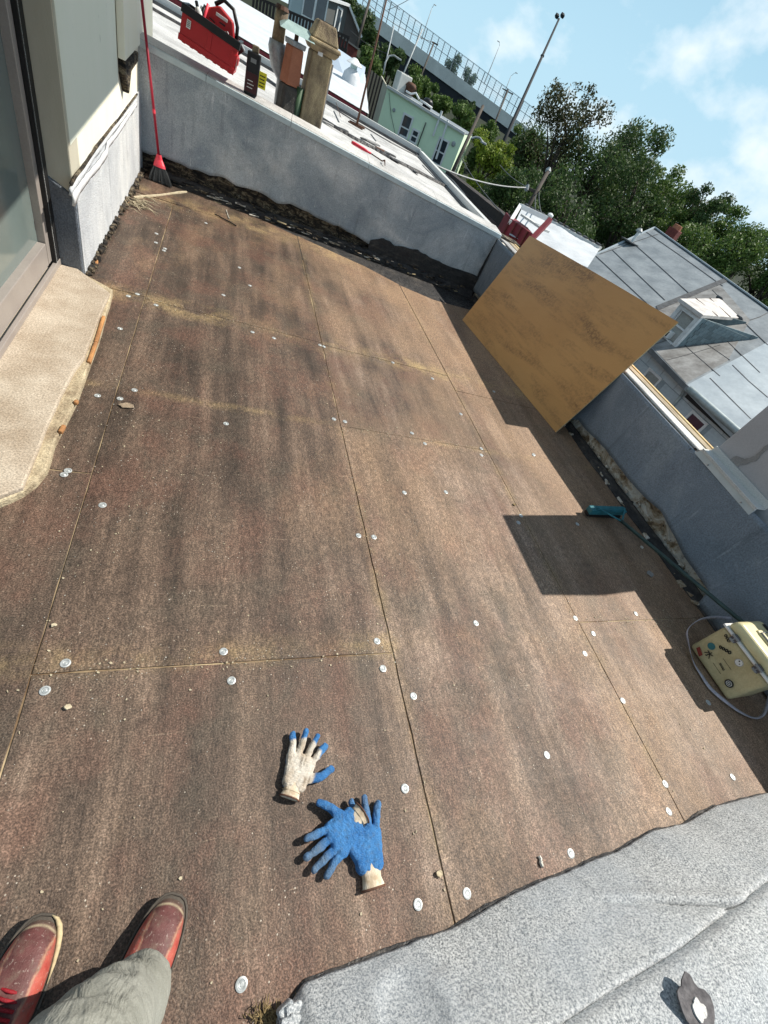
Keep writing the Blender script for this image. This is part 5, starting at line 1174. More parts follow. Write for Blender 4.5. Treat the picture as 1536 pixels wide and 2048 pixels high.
q_ = [TR+o1+Vector((0, -.1, .02)), kR+ex_+Vector((0, -.1, .04)), kL+ex_+Vector((0, .1, .04)), TL+o1+Vector((0, .1, .02))]
MB().hexa(q_+[p+Vector((0, 0, .12)) for p in q_]).build('dormer_roof', 'dormer_roof', hb_, bevel=.01)
for k in (.35, .7): a_ = q_[0].lerp(q_[1], k)+Vector((0, 0, .13)); b_ = q_[3].lerp(q_[2], k)+Vector((0, 0, .13)); MB().beam(a_, b_, .05, .02).build('dormer_seam', 'rust', hb_)
for p_ in (q_[1], q_[2]): MB().box(p_+Vector((.1, 0, .04)), (.5, .3, .12), Matrix.Rotation(.4, 3, 'Y')).build('dormer_flashing', 'seam_tar', hb_, bevel=.04)
rvt = thing('vent_pipe', 'small white vent pipe with cap near the left rake of the alley house roof', 'vent')
v = rf((1262, 486)); MB().tube(v, v+Vector((0, 0, .6)), .07, .07, 10).build('pipe', 'white_paint', rvt); MB().lathe(v+Vector((0, 0, .5)), [(.16, 0), (.16, .08), (.05, .18)], 10).build('cap', 'lamp_steel', rvt); MB().box(v+Vector((0, 0, .03)), (.8, .8, .05)).build('flashing', 'seam_tar', rvt)
bc = thing('chimney_stack', 'short red brick chimney just behind the ridge of the alley house', 'chimney')
v = ad_((1345, 468), 24.5); MB().box(v-Vector((0, 0, 1.0)), (.62, .62, 2.5), Matrix.Rotation(.4, 3, 'Z')).build('stack', 'brick_red', bc, bevel=.03); MB().lathe(v+Vector((0, 0, .25)), [(.27, 0), (.24, .2), (.16, .21)], 12).build('pot', 'terracotta', bc)

# ------------------------------------------------------------------ GROUND
gr = MB().prism([(-600, -600, -7.6), (900, -600, -7.6), (900, 900, -7.6), (-600, 900, -7.6)], (0, 0, .2)).build('ground', 'hill_ground'); tag(gr, kind='structure')
al = MB().prism([(6.8, -60, -7.396), (12.6, -60, -7.396), (12.6, 60, -7.396), (6.8, 60, -7.396)], (0, 0, .004)).build('alley', 'asphalt'); tag(al, kind='structure')
ownb = thing('rowhouse', 'own row house body below the roof deck', 'house'); ownb['label'] = 'brown brick row house carrying the roof deck we stand on'
MB().prism([(-9, -8, -7.4), (3.42, -8, -7.4), (3.42, 6.15, -7.4), (-9, 6.15, -7.4)], (0, 0, 7.3)).build('wall', 'brick_red', ownb)
# rising wooded bank behind (dark ground under the trees)
vs = []; K = 30
for i in range(K+1):
    for j in range(9):
        x = -10 + i*4.5; y = 34 + j*9 - i*.9; z = -7.4 + j*1.15 + 1.2*mnoise.noise((x*.05, y*.05, 0)); vs.append((x, y, z - (0 if j else .5)))
hl = MB().add(vs, [(i*9+j, (i+1)*9+j, (i+1)*9+j+1, i*9+j+1) for i in range(K) for j in range(8)]).build('hillside', 'hill_ground', smooth=True, fix=False); tag(hl, kind='structure')

# ------------------------------------------------------------------ VIADUCT
vd = thing('viaduct', 'elevated road with dark girder, concrete barrier and tall mesh fence', 'bridge')
V0, V1 = ad_((766, 42), 74), ad_((1022, 231), 78)
vdv = V1-V0; V0b = V0 - vdv*.6; V1b = V1 + vdv*.35
vh = Vector((vdv.x, vdv.y, 0)).normalized(); vnn = Vector((vh.y, -vh.x, 0)); vnn = vnn if vnn.dot(CAM-V0) > 0 else -vnn
def vbeam(z0, z1, o0, o1, name, mat):
    up_ = Vector((0, 0, 1)); MB().hexa([V0b+up_*z0+vnn*o0, V1b+up_*z0+vnn*o0, V1b+up_*z0+vnn*o1, V0b+up_*z0+vnn*o1, V0b+up_*z1+vnn*o0, V1b+up_*z1+vnn*o0, V1b+up_*z1+vnn*o1, V0b+up_*z1+vnn*o1]).build(name, mat, vd)
vbeam(-1.7, 0, 0, -.5, 'barrier', 'concrete'); vbeam(-4.2, -1.7, -.3, -1.1, 'girder', 'girder'); vbeam(-2.6, -2.2, -.5, -10, 'road_slab', 'concrete'); vbeam(-5.0, -2.6, -6, -7, 'girder', 'girder')
NP = 44
for i in range(NP+1):
    p = V0b.lerp(V1b, i/NP); MB().beam(p+vnn*-.25, p+vnn*-.25+Vector((0, 0, 2.6)), .12, .12, up=vh).build('fence_post', 'fence_steel', vd)
for z in (1.3, 2.6): m = MB(); m.beam(V0b+vnn*-.25+Vector((0, 0, z)), V1b+vnn*-.25+Vector((0, 0, z)), .07, .07); m.build('fence_rail', 'fence_steel', vd)
# mesh infill: open grid, fine wires
m = MB(); NW = 300
for i in range(NW): p = V0b.lerp(V1b, i/NW)+vnn*-.25; m.tube(p, p+Vector((0, 0, 2.6)), .010, .010, 3, False)
for k in range(9): z = .25+k*.28; m.tube(V0b+vnn*-.25+Vector((0, 0, z)), V1b+vnn*-.25+Vector((0, 0, z)), .010, .010, 3, False)
o = m.build('fence_mesh', 'fence_steel', vd, fix=False); o['kind'] = 'stuff'
for t_ in (.42, .78): p = V0b.lerp(V1b, t_)+vnn*-4; MB().box((p.x, p.y, (p.z-5-8)/2), (2.0, 3.0, p.z-5+8), Matrix.Rotation(math.atan2(vh.y, vh.x), 3, 'Z')).build('pier', 'concrete', vd)
def street_lamp(pbase, ptop, d, arm, label, group='lamp posts along the viaduct', r=.09):
    t = thing('street_lamp', label, 'street lamp', group); a = ad_(pbase, d); b = ad_(ptop, d); b = Vector((a.x, a.y, b.z)) if arm is None else b
    a = Vector((a.x, a.y, a.z)); MB().path([a, a.lerp(b, .9), b], [r, r*.7, r*.5], 8).build('pole', 'lamp_steel', t, smooth=True)
    if arm: c = ad_(arm, d); MB().path([b, b.lerp(c, .5)+Vector((0, 0, .2)), c], r*.45, 6).build('arm', 'lamp_steel', t, smooth=True); MB().box(c, (.5, .25, .12)).build('lamp_head', 'lamp_steel', t, bevel=.04)
street_lamp((843, 78), (864, 16), 78, (870, 10), 'left grey lamp post rising from the viaduct fence')
street_lamp((968, 168), (999, 92), 79, (997, 83), 'middle grey lamp post rising from the viaduct fence')
street_lamp((1005, 195), (1022, 152), 90, (1033, 146), 'faint small lamp post at the right end of the viaduct')
fl_ = thing('floodlight_mast', 'tall dark mast with twin floodlights rising beside the viaduct', 'light mast')
a = ad_((1020, 255), 55); b = ad_((1118, 38), 55); MB().path([a-(b-a)*.3, a, b], [.26, .22, .12], 10).build('mast', 'girder', fl_, smooth=True)
for p in ((1114, 32), (1125, 31)): v = ad_(p, 55); MB().box(v, (.45, .5, .38), Matrix.Rotation(.5, 3, 'X')).build('floodlight', 'girder', fl_, bevel=.08)
m = MB(); v = a.lerp(b, .66); m.box(v, (.35, .35, .2)); m.build('bracket', 'girder', fl_)
# utility poles
def upole(pb_, pt_, d, label, arms=(), r=.13, mat='pole_wood', name='utility_pole', cat='utility pole', ext=.0):
    t = thing(name, label, cat); a = ad_(pb_, d); b = ad_(pt_, d); a = a - (b-a)*ext; MB().path([a, b], [r, r*.75], 10).build('pole', mat, t, smooth=True)
    for q0_, q1_ in arms: MB().beam(ad_(q0_, d), ad_(q1_, d), .12, .10).build('crossarm', mat, t)
    return t
t = upole((1225, 312), (1258, 268), 42, 'leaning utility pole with double crossarms above the right trees', [((1241, 262), (1263, 281)), ((1240, 275), (1257, 291))], ext=.6)
t = upole((983, 262), (1016, 180), 52, 'utility pole with crossarm in front of the viaduct right end', [((1005, 177), (1026, 189))], ext=.3, r=.12)
upole((742, 168), (866, -120), 30, 'tall thin pole crossing the viaduct at the upper left', ext=.2, r=.06) if False else None
upole((722, 60), (748, -30), 34, 'dark utility pole at the top edge left of the viaduct', ext=.4, r=.12)
upole((808, 145), (845, 58), 36, 'slim pole standing before the viaduct above the roof fans', ext=.3, r=.07, mat='lamp_steel')
upole((768, 140), (788, 52), 30, 'thin pale pole behind the street light near the viaduct', ext=.1, r=.05, mat='lamp_steel')
upole((835, 170), (868, 85), 40, 'short crossarm pole in front of the dark girder', [((864, 84), (876, 90))], ext=.2, r=.09)
upole((900, 355), (966, 212), 22, 'brown wooden pole at the right corner of the mint house', ext=.1, r=.10)
t = upole((1040, 442), (1096, 343), 18, 'wooden service pole with insulators behind the maroon building', [((1058, 378), (1078, 386))], ext=.1, r=.10)
m = MB(); m.lathe(ad_((1054, 375), 17.8), [(.07, -.12), (.10, -.05), (.07, .05), (.03, .12)], 10); m.lathe(ad_((1097, 340), 18), [(.10, -.1), (.12, 0), (.04, .1)], 10); m.build('insulator', 'lamp_steel', t)
# rooftop aerial mast with guy wires
am = thing('aerial_mast', 'rusty television aerial mast on the neighbouring roof', 'aerial')
AM0 = ay((713, 252), 10.8); AMd = 0; AM1 = ay((775, -10), 10.8)
MB().path([AM0, AM0.lerp(AM1, .5), AM1], [.022, .018, .014], 8).build('mast', 'rust', am, smooth=True)
m = MB(); m.path([AM0, AM0+Vector((-.15, .1, .0)), AM0+Vector((.1, -.12, 0)), AM0], .012, 6); m.path([AM0+Vector((-.15, 0, .02)), AM0+Vector((.16, 0, .02))], .02, 6); m.build('foot', 'rust', am)
# kitchen lamp: curved street light arms
for (p0, p1, p2, d, lb_) in (((768, 140), (778, 112), (798, 118), 30, 'curved pale street light arm over the small trees'), ((942, 278), (952, 274), (967, 286), 24, 'curved street light arm at the yellow-green tree')):
    t_ = thing('street_light', lb_, 'street light'); MB().path([ad_(p0, d), ad_(((p0[0]+p1[0])/2-3, (p0[1]+p1[1])/2), d), ad_(p1, d), ad_(((p1[0]+p2[0])/2, (p1[1]+p2[1])/2-4), d), ad_(p2, d)], .05, 8).build('arm', 'lamp_steel', t_, smooth=True); MB().box(ad_(p2, d), (.35, .18, .1)).build('lamp_head', 'lamp_steel', t_, bevel=.03)
# wires
def wire(p0, d0, p1, d1, sag, label, mat='cable', r=.018, name='cable'):
    a = ad_(p0, d0); b = ad_(p1, d1); pts = [a.lerp(b, i/12)-Vector((0, 0, sag*4*(i/12)*(1-i/12))) for i in range(13)]; tag(MB().path(pts, r, 5).build(name, mat, smooth=True), label, 'cable')
wire((866, 328), 12, (1053, 375), 17.8, .15, 'thick pale service cable from the white roof to the service pole', 'cable_pale', .022)
wire((925, 320), 20, (1022, 445), 13, .1, 'dark cable slanting down to the maroon building')
wire((1078, 384), 18, (1084, 430), 13, .05, 'short cable dropping from the service pole to the maroon roof')
wire((1072, 388), 18, (1072, 425), 13, .05, 'left short cable below the service pole crossarm')
wire((1000, 330), 24, (1062, 378), 18, .1, 'faint wire crossing the dark trees to the service pole')
wire((700, 60), 30, (792, 112), 30, .2, 'thin wire left of the curved street light')
wire((722, -5), 34, (868, 85), 40, .3, 'wire running down in front of the viaduct', 'cable', .02)
wire((768, -8), 11, (800, 20), 11, .02, 'short aerial wire at the top edge', 'cable', .006)
wire((775, 20), 11, (832, -10), 11, .02, 'aerial element crossing the sky at the top edge', 'cable', .006)
wire((672, 205), 9.0, (682, 236), 8.4, .0, 'thin bent wire standing on the white roof', 'rust', .006)

# ------------------------------------------------------------------ TREES
def make_leaves(cents, rads, n, size, seed, squash=.85):
    r = np.random.default_rng(seed); cents = np.array(cents); rads = np.array(rads); w = rads**2; w = w/w.sum()
    k = r.choice(len(rads), n, p=w); d = r.normal(size=(n, 3)); d /= np.linalg.norm(d, axis=1)[:, None]
    rr = rads[k]*(r.random(n)**.38)*(.86+.28*r.random(n)); c = cents[k] + d*rr[:, None]*np.array([1, 1, squash])
    u = r.normal(size=(n, 3)); u /= np.linalg.norm(u, axis=1)[:, None]; v = np.cross(u, d+.6*r.normal(size=(n, 3))); v /= np.linalg.norm(v, axis=1)[:, None]
    s = size*(.5+r.random(n)); u = u*s[:, None]; v = v*(s*.55)[:, None]
    V = np.stack([c-u, c-v*.9, c+u, c+v*.9], 1).reshape(-1, 3); F = np.arange(4*n).reshape(-1, 4)
    me = bpy.data.meshes.new('crown'); me.vertices.add(4*n); me.vertices.foreach_set('co', V.ravel()); me.loops.add(4*n); me.loops.foreach_set('vertex_index', F.ravel().astype(np.int32)); me.polygons.add(n); me.polygons.foreach_set('loop_start', np.arange(0, 4*n, 4, dtype=np.int32)); me.polygons.foreach_set('loop_total', np.full(n, 4, dtype=np.int32)); me.update(calc_edges=True); return me
TG = 'trees on the bank beyond the roofs'
def tree(p, rpx, d, mat, label, n=5000, seed=1, lobes=9, size=None, base=-7.4, tall=1.0, sparse=None, name='tree'):
    c = ad_(p, d); R_ = rpx/FPX*d*.98; rr = random.Random(seed); cents = []; rads = []
    for i in range(lobes):
        a = rr.random()*6.283; b = rr.uniform(-.9, 1.0)*tall; q = rr.uniform(.35, .78)
        cents.append((c.x+math.cos(a)*R_*q, c.y+math.sin(a)*R_*q, c.z+b*R_*.72)); rads.append(R_*rr.uniform(.22, .46))
    cents.append(tuple(c)); rads.append(R_*.6)
    # skirt hanging down so trunk zone is leafy like a thicket
    for i in range(4):
        a = rr.random()*6.283; cents.append((c.x+math.cos(a)*R_*.5, c.y+math.sin(a)*R_*.5, c.z-R_*(1.0+.35*i))); rads.append(R_*.5)
    if sparse:
        for (pp, r2) in sparse: v = ad_(pp, d); cents.append(tuple(v)); rads.append(r2/FPX*d)
    t = thing(name, label, 'tree', TG)
    me = make_leaves(cents, rads, n, size or (.0017*d+.05), seed); o = link('crown', me, t, mat)
    m = MB(); gx = Vector((c.x, c.y, base)); top = Vector((c.x, c.y, c.z+R_*.2)); k_ = [gx, gx.lerp(top, .4)+Vector((.1*R_, 0, 0)), top]; m.path(k_, [R_*.09+.08, R_*.07+.06, .04], 8); m.build('trunk', 'bark', t, smooth=True)
    m = MB()
    for i in range(min(len(cents), 12)):
        q0 = gx.lerp(top, rr.uniform(.55, .95)); e_ = Vector(cents[i]); m.path([q0, q0.lerp(e_, .5)+Vector((0, 0, .1*R_)), e_], [R_*.035+.02, R_*.02+.015, .012], 5)
    m.build('limb', 'bark', t, smooth=True); return t
T = [
 ((1135, 268), 74, 34, 'leaf_brown', 'tall thin-crowned tree with brownish leaves, highest against the sky', 7000, 11, [((1112, 172), 12), ((1160, 175), 10), ((1182, 178), 13), ((1178, 200), 16), ((1098, 196), 22), ((1118, 190), 14), ((1170, 215), 14), ((1200, 212), 10), ((1085, 225), 22), ((1165, 240), 20), ((1150, 170), 6)]),
 ((1190, 345), 112, 36, 'leaf_dark', 'broad dark green tree left of the grey roof ridge', 15000, 12, None),
 ((1085, 340), 92, 38, 'leaf_dark', 'shadowy dark tree in the middle below the brownish crown', 12000, 13, None),
 ((1060, 300), 40, 38, 'leaf_brown', 'low brown-green tree at the foot of the tall mast', 5000, 14, None),
 ((1255, 318), 62, 44, 'leaf_dark', 'dark tree below the leaning pole with double crossarms', 8000, 15, [((1230, 290), 14), ((1300, 325), 12), ((1250, 285), 12)]),
 ((1130, 440), 100, 30, 'leaf_dark', 'dense dark tree right behind the maroon building', 12000, 16, None),
 ((1265, 420), 80, 36, 'leaf_dark', 'dark leafy tree directly behind the grey roof ridge', 9000, 17, None),
 ((1330, 410), 56, 40, 'leaf_mid', 'lighter green tree with yellowish top behind the red chimney', 7000, 18, None),
 ((1405, 430), 50, 36, 'leaf_dark', 'blue-green dark tree right of the red brick chimney', 7000, 19, [((1430, 410), 12), ((1385, 390), 14)]),
 ((1400, 500), 64, 34, 'leaf_mid', 'mid green tree low behind the long membrane roof', 8000, 20, None),
 ((1485, 505), 60, 34, 'leaf_mid', 'green tree touching the roof ridge near the right edge', 9000, 21, None),
 ((1545, 535), 60, 36, 'leaf_dark', 'dark tree cut by the right edge of the photo', 7000, 22, None),
 ((978, 318), 44, 30, 'leaf_bright', 'bright yellow-green tree beside the mint house corner', 9000, 23, [((960, 275), 18), ((1000, 300), 18), ((1010, 330), 18)]),
 ((972, 275), 30, 50, 'leaf_mid', 'bushy green tree below the right part of the viaduct', 7000, 41, None),
 ((1035, 290), 30, 46, 'leaf_mid', 'small green tree at the foot of the floodlight mast', 5000, 42, None),
 ((925, 226), 26, 52, 'leaf_dark', 'dark tree under the middle of the viaduct', 6000, 43, None),
 ((1340, 470), 50, 38, 'leaf_mid', 'green tree immediately left of the red brick chimney', 7000, 44, None),
 ((1240, 372), 62, 40, 'leaf_dark', 'dark rounded tree between the tall thin-crowned tree and the leaning pole', 9000, 51, None),
 ((1302, 372), 48, 46, 'leaf_mid', 'yellowish green treetop right of the leaning pole', 8000, 52, [((1290, 335), 14), ((1318, 345), 14)]),
 ((1362, 425), 46, 44, 'leaf_dark', 'dark treetop between the red chimney and the blue-green tree', 7000, 53, None),
 ((1448, 455), 42, 46, 'leaf_mid', 'pale green treetop on the skyline near the right edge', 7000, 54, [((1430, 415), 12), ((1460, 425), 12)]),
 ((1510, 498), 40, 46, 'leaf_mid', 'rightmost treetop on the skyline', 6000, 55, None),
 ((1300, 440), 56, 42, 'leaf_dark', 'deep shaded tree right behind the ridge beside the red chimney', 7000, 56, None),
 ((1560, 560), 46, 34, 'leaf_mid', 'green tree past the roof ridge at the right edge, lowest of the skyline', 6000, 61, None),
 ((928, 258), 34, 36, 'leaf_mid', 'green tree behind the right end of the mint house roof', 7000, 24, None),
 ((880, 212), 32, 38, 'leaf_mid', 'green bushy tree behind the mint house roof equipment', 7000, 25, None),
 ((832, 170), 32, 40, 'leaf_mid', 'green tree under the viaduct near the slim poles', 7000, 26, None),
 ((780, 125), 34, 42, 'leaf_dark', 'dark green tree below the left part of the viaduct', 7000, 27, None),
 ((736, 76), 36, 42, 'leaf_dark', 'dark tall tree behind the brown gable', 7000, 28, None),
 ((745, 130), 32, 34, 'leaf_mid', 'bright bushes behind the shaded white upstand', 5000, 29, None),
 ((700, 12), 30, 46, 'leaf_dark', 'dark tree at the top edge over the grey house', 5000, 30, None),
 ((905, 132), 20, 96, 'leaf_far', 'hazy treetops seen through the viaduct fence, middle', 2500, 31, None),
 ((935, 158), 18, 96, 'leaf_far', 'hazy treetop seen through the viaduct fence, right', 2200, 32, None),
 ((1020, 400), 70, 27, 'leaf_dark', 'black-green shaded tree over the stone wall', 8000, 33, None),
]
for p, rp2, d, mat, lab, n_, sd_, sps in T: tree(p, rp2, d, mat, lab, n_, sd_, sparse=sps)

# ------------------------------------------------------------------ COOLER with stickers and strap
x0 = 2.775; A_c = ax((1389, 1286), x0); C_c = ax((1465, 1386), x0)
y1c, y0c = A_c.y+.0, C_c.y; y0c -= .02
zc0 = 0.03; topc = ax((1460, 1246), x0).z
ck_ = thing('cooler_box', 'old cream cooler box with stickers and two latches in the shade by the right parapet', 'cooler')
dpt = .24
m = MB(); m.hexa([(x0, y0c, .004), (x0+dpt, y0c, .004), (x0+dpt, y1c, .004), (x0, y1c, .004), (x0-.008, y0c-.006, topc-.035), (x0+dpt+.006, y0c-.006, topc-.035), (x0+dpt+.006, y1c+.006, topc-.035), (x0-.008, y1c+.006, topc-.035)]); m.build('body', 'cooler_shell', ck_, bevel=.022, seg=4)
m = MB(); m.box((x0+dpt/2, (y0c+y1c)/2, topc-.024), (dpt+.032, y1c-y0c+.032, .014)); m.build('rim', 'paper_white', ck_, bevel=.005)
m = MB(); m.hexa([(x0-.010, y0c-.008, topc-.016), (x0+dpt+.01, y0c-.008, topc-.016), (x0+dpt+.01, y1c+.008, topc-.016), (x0-.010, y1c+.008, topc-.016), (x0+.0, y0c+.004, topc+.045), (x0+dpt, y0c+.004, topc+.045), (x0+dpt, y1c-.004, topc+.045), (x0, y1c-.004, topc+.045)]); m.build('lid', 'cooler_lid', ck_, bevel=.024, seg=4)
m = MB(); hz = topc+.045
m.box((x0+dpt*.55, (y0c+y1c)/2, hz+.004), (.09, .19, .012)); m.build('handle_plate', 'cooler_lid', ck_, bevel=.02, seg=3)
m = MB(); cyy = (y0c+y1c)/2; m.path([(x0+dpt*.55-.035, cyy-.075, hz+.012), (x0+dpt*.55-.038, cyy+.075, hz+.012), (x0+dpt*.55+.035, cyy+.078, hz+.012), (x0+dpt*.55+.035, cyy-.075, hz+.012), (x0+dpt*.55-.035, cyy-.078, hz+.012)], .006, 6); m.build('handle', 'grey_plastic', ck_, smooth=True)
for yy in (y0c+.075, y1c-.075):
    lt = MB().box((x0-.018, yy, topc-.022), (.014, .036, .042)).build('latch', 'latch_grey', ck_, bevel=.003)
    m = MB(); m.box((x0-.026, yy, topc-.012), (.008, .046, .012)); m.box((x0-.026, yy, topc-.038), (.008, .026, .012)); m.box((x0-.0262, yy, topc-.024), (.005, .006, .02)); m.build('latch_clip', 'grey_plastic', lt, bevel=.002)
# stickers: discs and lettering on the front (outward = -x)
def disc(y, z, r, mat, off, name='sticker', k=20, par=None):
    poly = [(x0-off, y+r*math.cos(6.283*i/k), z+r*math.sin(6.283*i/k)) for i in range(k)]; return MB().prism(poly, (-.0008, 0, 0)).build(name, mat, par or ck_)
Lc = y1c-y0c; fz = topc-.04; BO = .0085
def ring(y, z, r1, r2, mat, off):
    k = 24; vs = []; 
    for i in range(k): a = 6.283*i/k; vs += [(x0-off, y+r1*math.cos(a), z+r1*math.sin(a)), (x0-off, y+r2*math.cos(a), z+r2*math.sin(a))]
    return MB().add(vs, [(2*i, 2*((i+1) % k), 2*((i+1) % k)+1, 2*i+1) for i in range(k)]).build('sticker_print', mat, ck_, fix=False)
disc(y0c+.065, fz*.33, .022, 'ink', BO); ring(y0c+.065, fz*.33, .015, .012, 'paper_white', BO+.0012); ring(y0c+.065, fz*.33, .007, .004, 'paper_white', BO+.0013)
disc(y0c+.135, fz*.80, .021, 'paper_white', BO); ring(y0c+.135, fz*.80, .020, .0185, 'ink', BO+.0012); disc(y0c+.140, fz*.83, .004, 'ink', BO+.001, 'sticker_print'); disc(y0c+.128, fz*.79, .003, 'ink', BO+.001, 'sticker_print')
disc(y1c-.055, fz*.50, .020, 'sticker_teal', BO); 
def strokes(segs, mat, off, w=.0035):
    m = MB()
    for (a, b) in segs: m.beam((x0-off, a[0], a[1]), (x0-off, b[0], b[1]), w, .001, up=(-1, 0, 0))
    m.build('sticker_print', mat, ck_)
def P_(y, z): return (y1c-y, z)
# brush-drawn character 水 and bubbly lettering, tilted label
yb, zb2 = .085, fz*.34
strokes([(P_(yb, zb2+.022), P_(yb, zb2-.020)), (P_(yb-.020, zb2+.008), P_(yb-.004, zb2+.008)), (P_(yb-.004, zb2+.008), P_(yb-.018, zb2-.016)), (P_(yb+.018, zb2+.014), P_(yb+.003, zb2+.004)), (P_(yb+.003, zb2+.004), P_(yb+.020, zb2-.016)), (P_(yb, zb2-.020), P_(yb-.006, zb2-.016))], 'ink', BO+.001, .0045)
MB().prism([(x0-BO, y1c-.030, fz*.16), (x0-BO, y1c-.075, fz*.10), (x0-BO, y1c-.075, fz*.20), (x0-BO, y1c-.030, fz*.26)], (-.0008, 0, 0)).build('sticker', 'sticker_red', ck_)
def bubble(cy_, cz_, k, s1, rot, wd):
    rr = random.Random(k); seg_ = []
    for i in range(k):
        u = (i-(k-1)/2)*s1; c_, n_ = u, 0; pts_ = [(u+math.cos(t)*s1*.42, math.sin(t)*s1*.55*(1+.3*math.sin(3*t+i))) for t in (.3, 1.5, 2.7, 3.9, 5.1)]
        pts_ = [(cy_+(-x_*math.cos(rot)-z_*math.sin(rot)), cz_+(-x_*math.sin(rot)+z_*math.cos(rot))) for x_, z_ in pts_]; seg_ += list(zip(pts_, pts_[1:]+pts_[:1]))
    strokes(seg_, 'ink', BO+.0012, wd)
bubble(y1c-.055, fz*.92, 3, .015, .2, .0042); bubble(y1c-.100, fz*.72, 4, .016, -.5, .0055); bubble(y0c+.150, fz*.42, 4, .010, .2, .0026)
strokes([(P_(Lc-.185, fz*.30), P_(Lc-.12, fz*.30)), (P_(Lc-.185, fz*.56), P_(Lc-.12, fz*.56))], 'ink', BO+.001, .0015)
MB().prism([(x0+dpt*.93, y1c-.03, hz+.0015), (x0+dpt*.93, y1c-.07, hz+.0015), (x0+dpt*.80, y1c-.07, hz+.0015), (x0+dpt*.80, y1c-.03, hz+.0015)], (0, 0, .001)).build('sticker_print', 'ink', ck_)
# strap ribbon
sp3 = [((1462, 1238), .15), ((1425, 1236), .14), ((1395, 1242), .12), ((1373, 1262), .07), ((1376, 1290), .03), ((1386, 1325), .012), ((1402, 1352), .008), ((1420, 1378), .01), ((1450, 1404), .012), ((1480, 1425), .012), ((1508, 1436), .014), ((1525, 1428), .03), ((1533, 1405), .06), ((1540, 1380), .09)]
pts = []
for p, z in sp3: pts.append(az(p, z))
dense = []
for i in range(len(pts)-1):
    a = pts[max(i-1, 0)]; b = pts[i]; c = pts[i+1]; d2 = pts[min(i+2, len(pts)-1)]
    for j in range(5):
        t = j/5; dense.append(.5*((2*b)+(c-a)*t+(2*a-5*b+4*c-d2)*t*t+(3*b-a-3*c+d2)*t**3))
vs = []; Kd = len(dense)
for i, p in enumerate(dense):
    d_ = (dense[min(i+1, Kd-1)]-dense[max(i-1, 0)]).normalized(); side = d_.cross(Vector((0, 0, 1))).normalized(); tw = .5+.9*math.sin(i*.13); s_ = (side*math.cos(tw)+Vector((0, 0, 1))*math.sin(tw))*.010
    vs += [p-s_+Vector((0, 0, .006)), p+s_+Vector((0, 0, .006))]
o = MB().add(vs, [(2*i, 2*i+1, 2*i+3, 2*i+2) for i in range(Kd-1)]).build('strap', 'strap', ck_, smooth=True, fix=False); sd = o.modifiers.new('s', 'SOLIDIFY'); sd.thickness = .002

# ------------------------------------------------------------------ LONG HANDLED PUSH BROOM
pbm = thing('push_broom', 'teal headed push broom with long dark green handle against the right parapet', 'broom')
ha, hb2 = az((1178, 1020), .06), az((1247, 1022), .09)
hv = hb2-ha
m = MB(); m.beam(ha, hb2, .055, .045); m.build('head_block', 'teal_metal', pbm, bevel=.006)
m = MB(); m.beam(ha+Vector((0, 0, -.03)), hb2+Vector((0, 0, -.05)), .05, .035); m.build('bristles', 'black_rubber', pbm, bevel=.01)
hj = az((1238, 1038), .10); he = ax((1536, 1287), 2.97); hdir = (he-hj).normalized(); he2 = he+hdir*.35
MB().path([hj, hj.lerp(he, .5), he2], [.0125, .0125, .0125], 12).build('handle', 'green_stick', pbm, smooth=True)
m = MB(); m.path([ha.lerp(hb2, .15)+Vector((0, 0, .03)), hj+hdir*.03], .006, 6); m.path([ha.lerp(hb2, .95)+Vector((0, 0, .03)), hj+hdir*.03], .006, 6); m.path([ha.lerp(hb2, .12)+Vector((-.01, -.02, .032)), ha.lerp(hb2, .95)+Vector((-.01, -.02, .032))], .004, 6); m.build('brace', 'teal_metal', pbm)

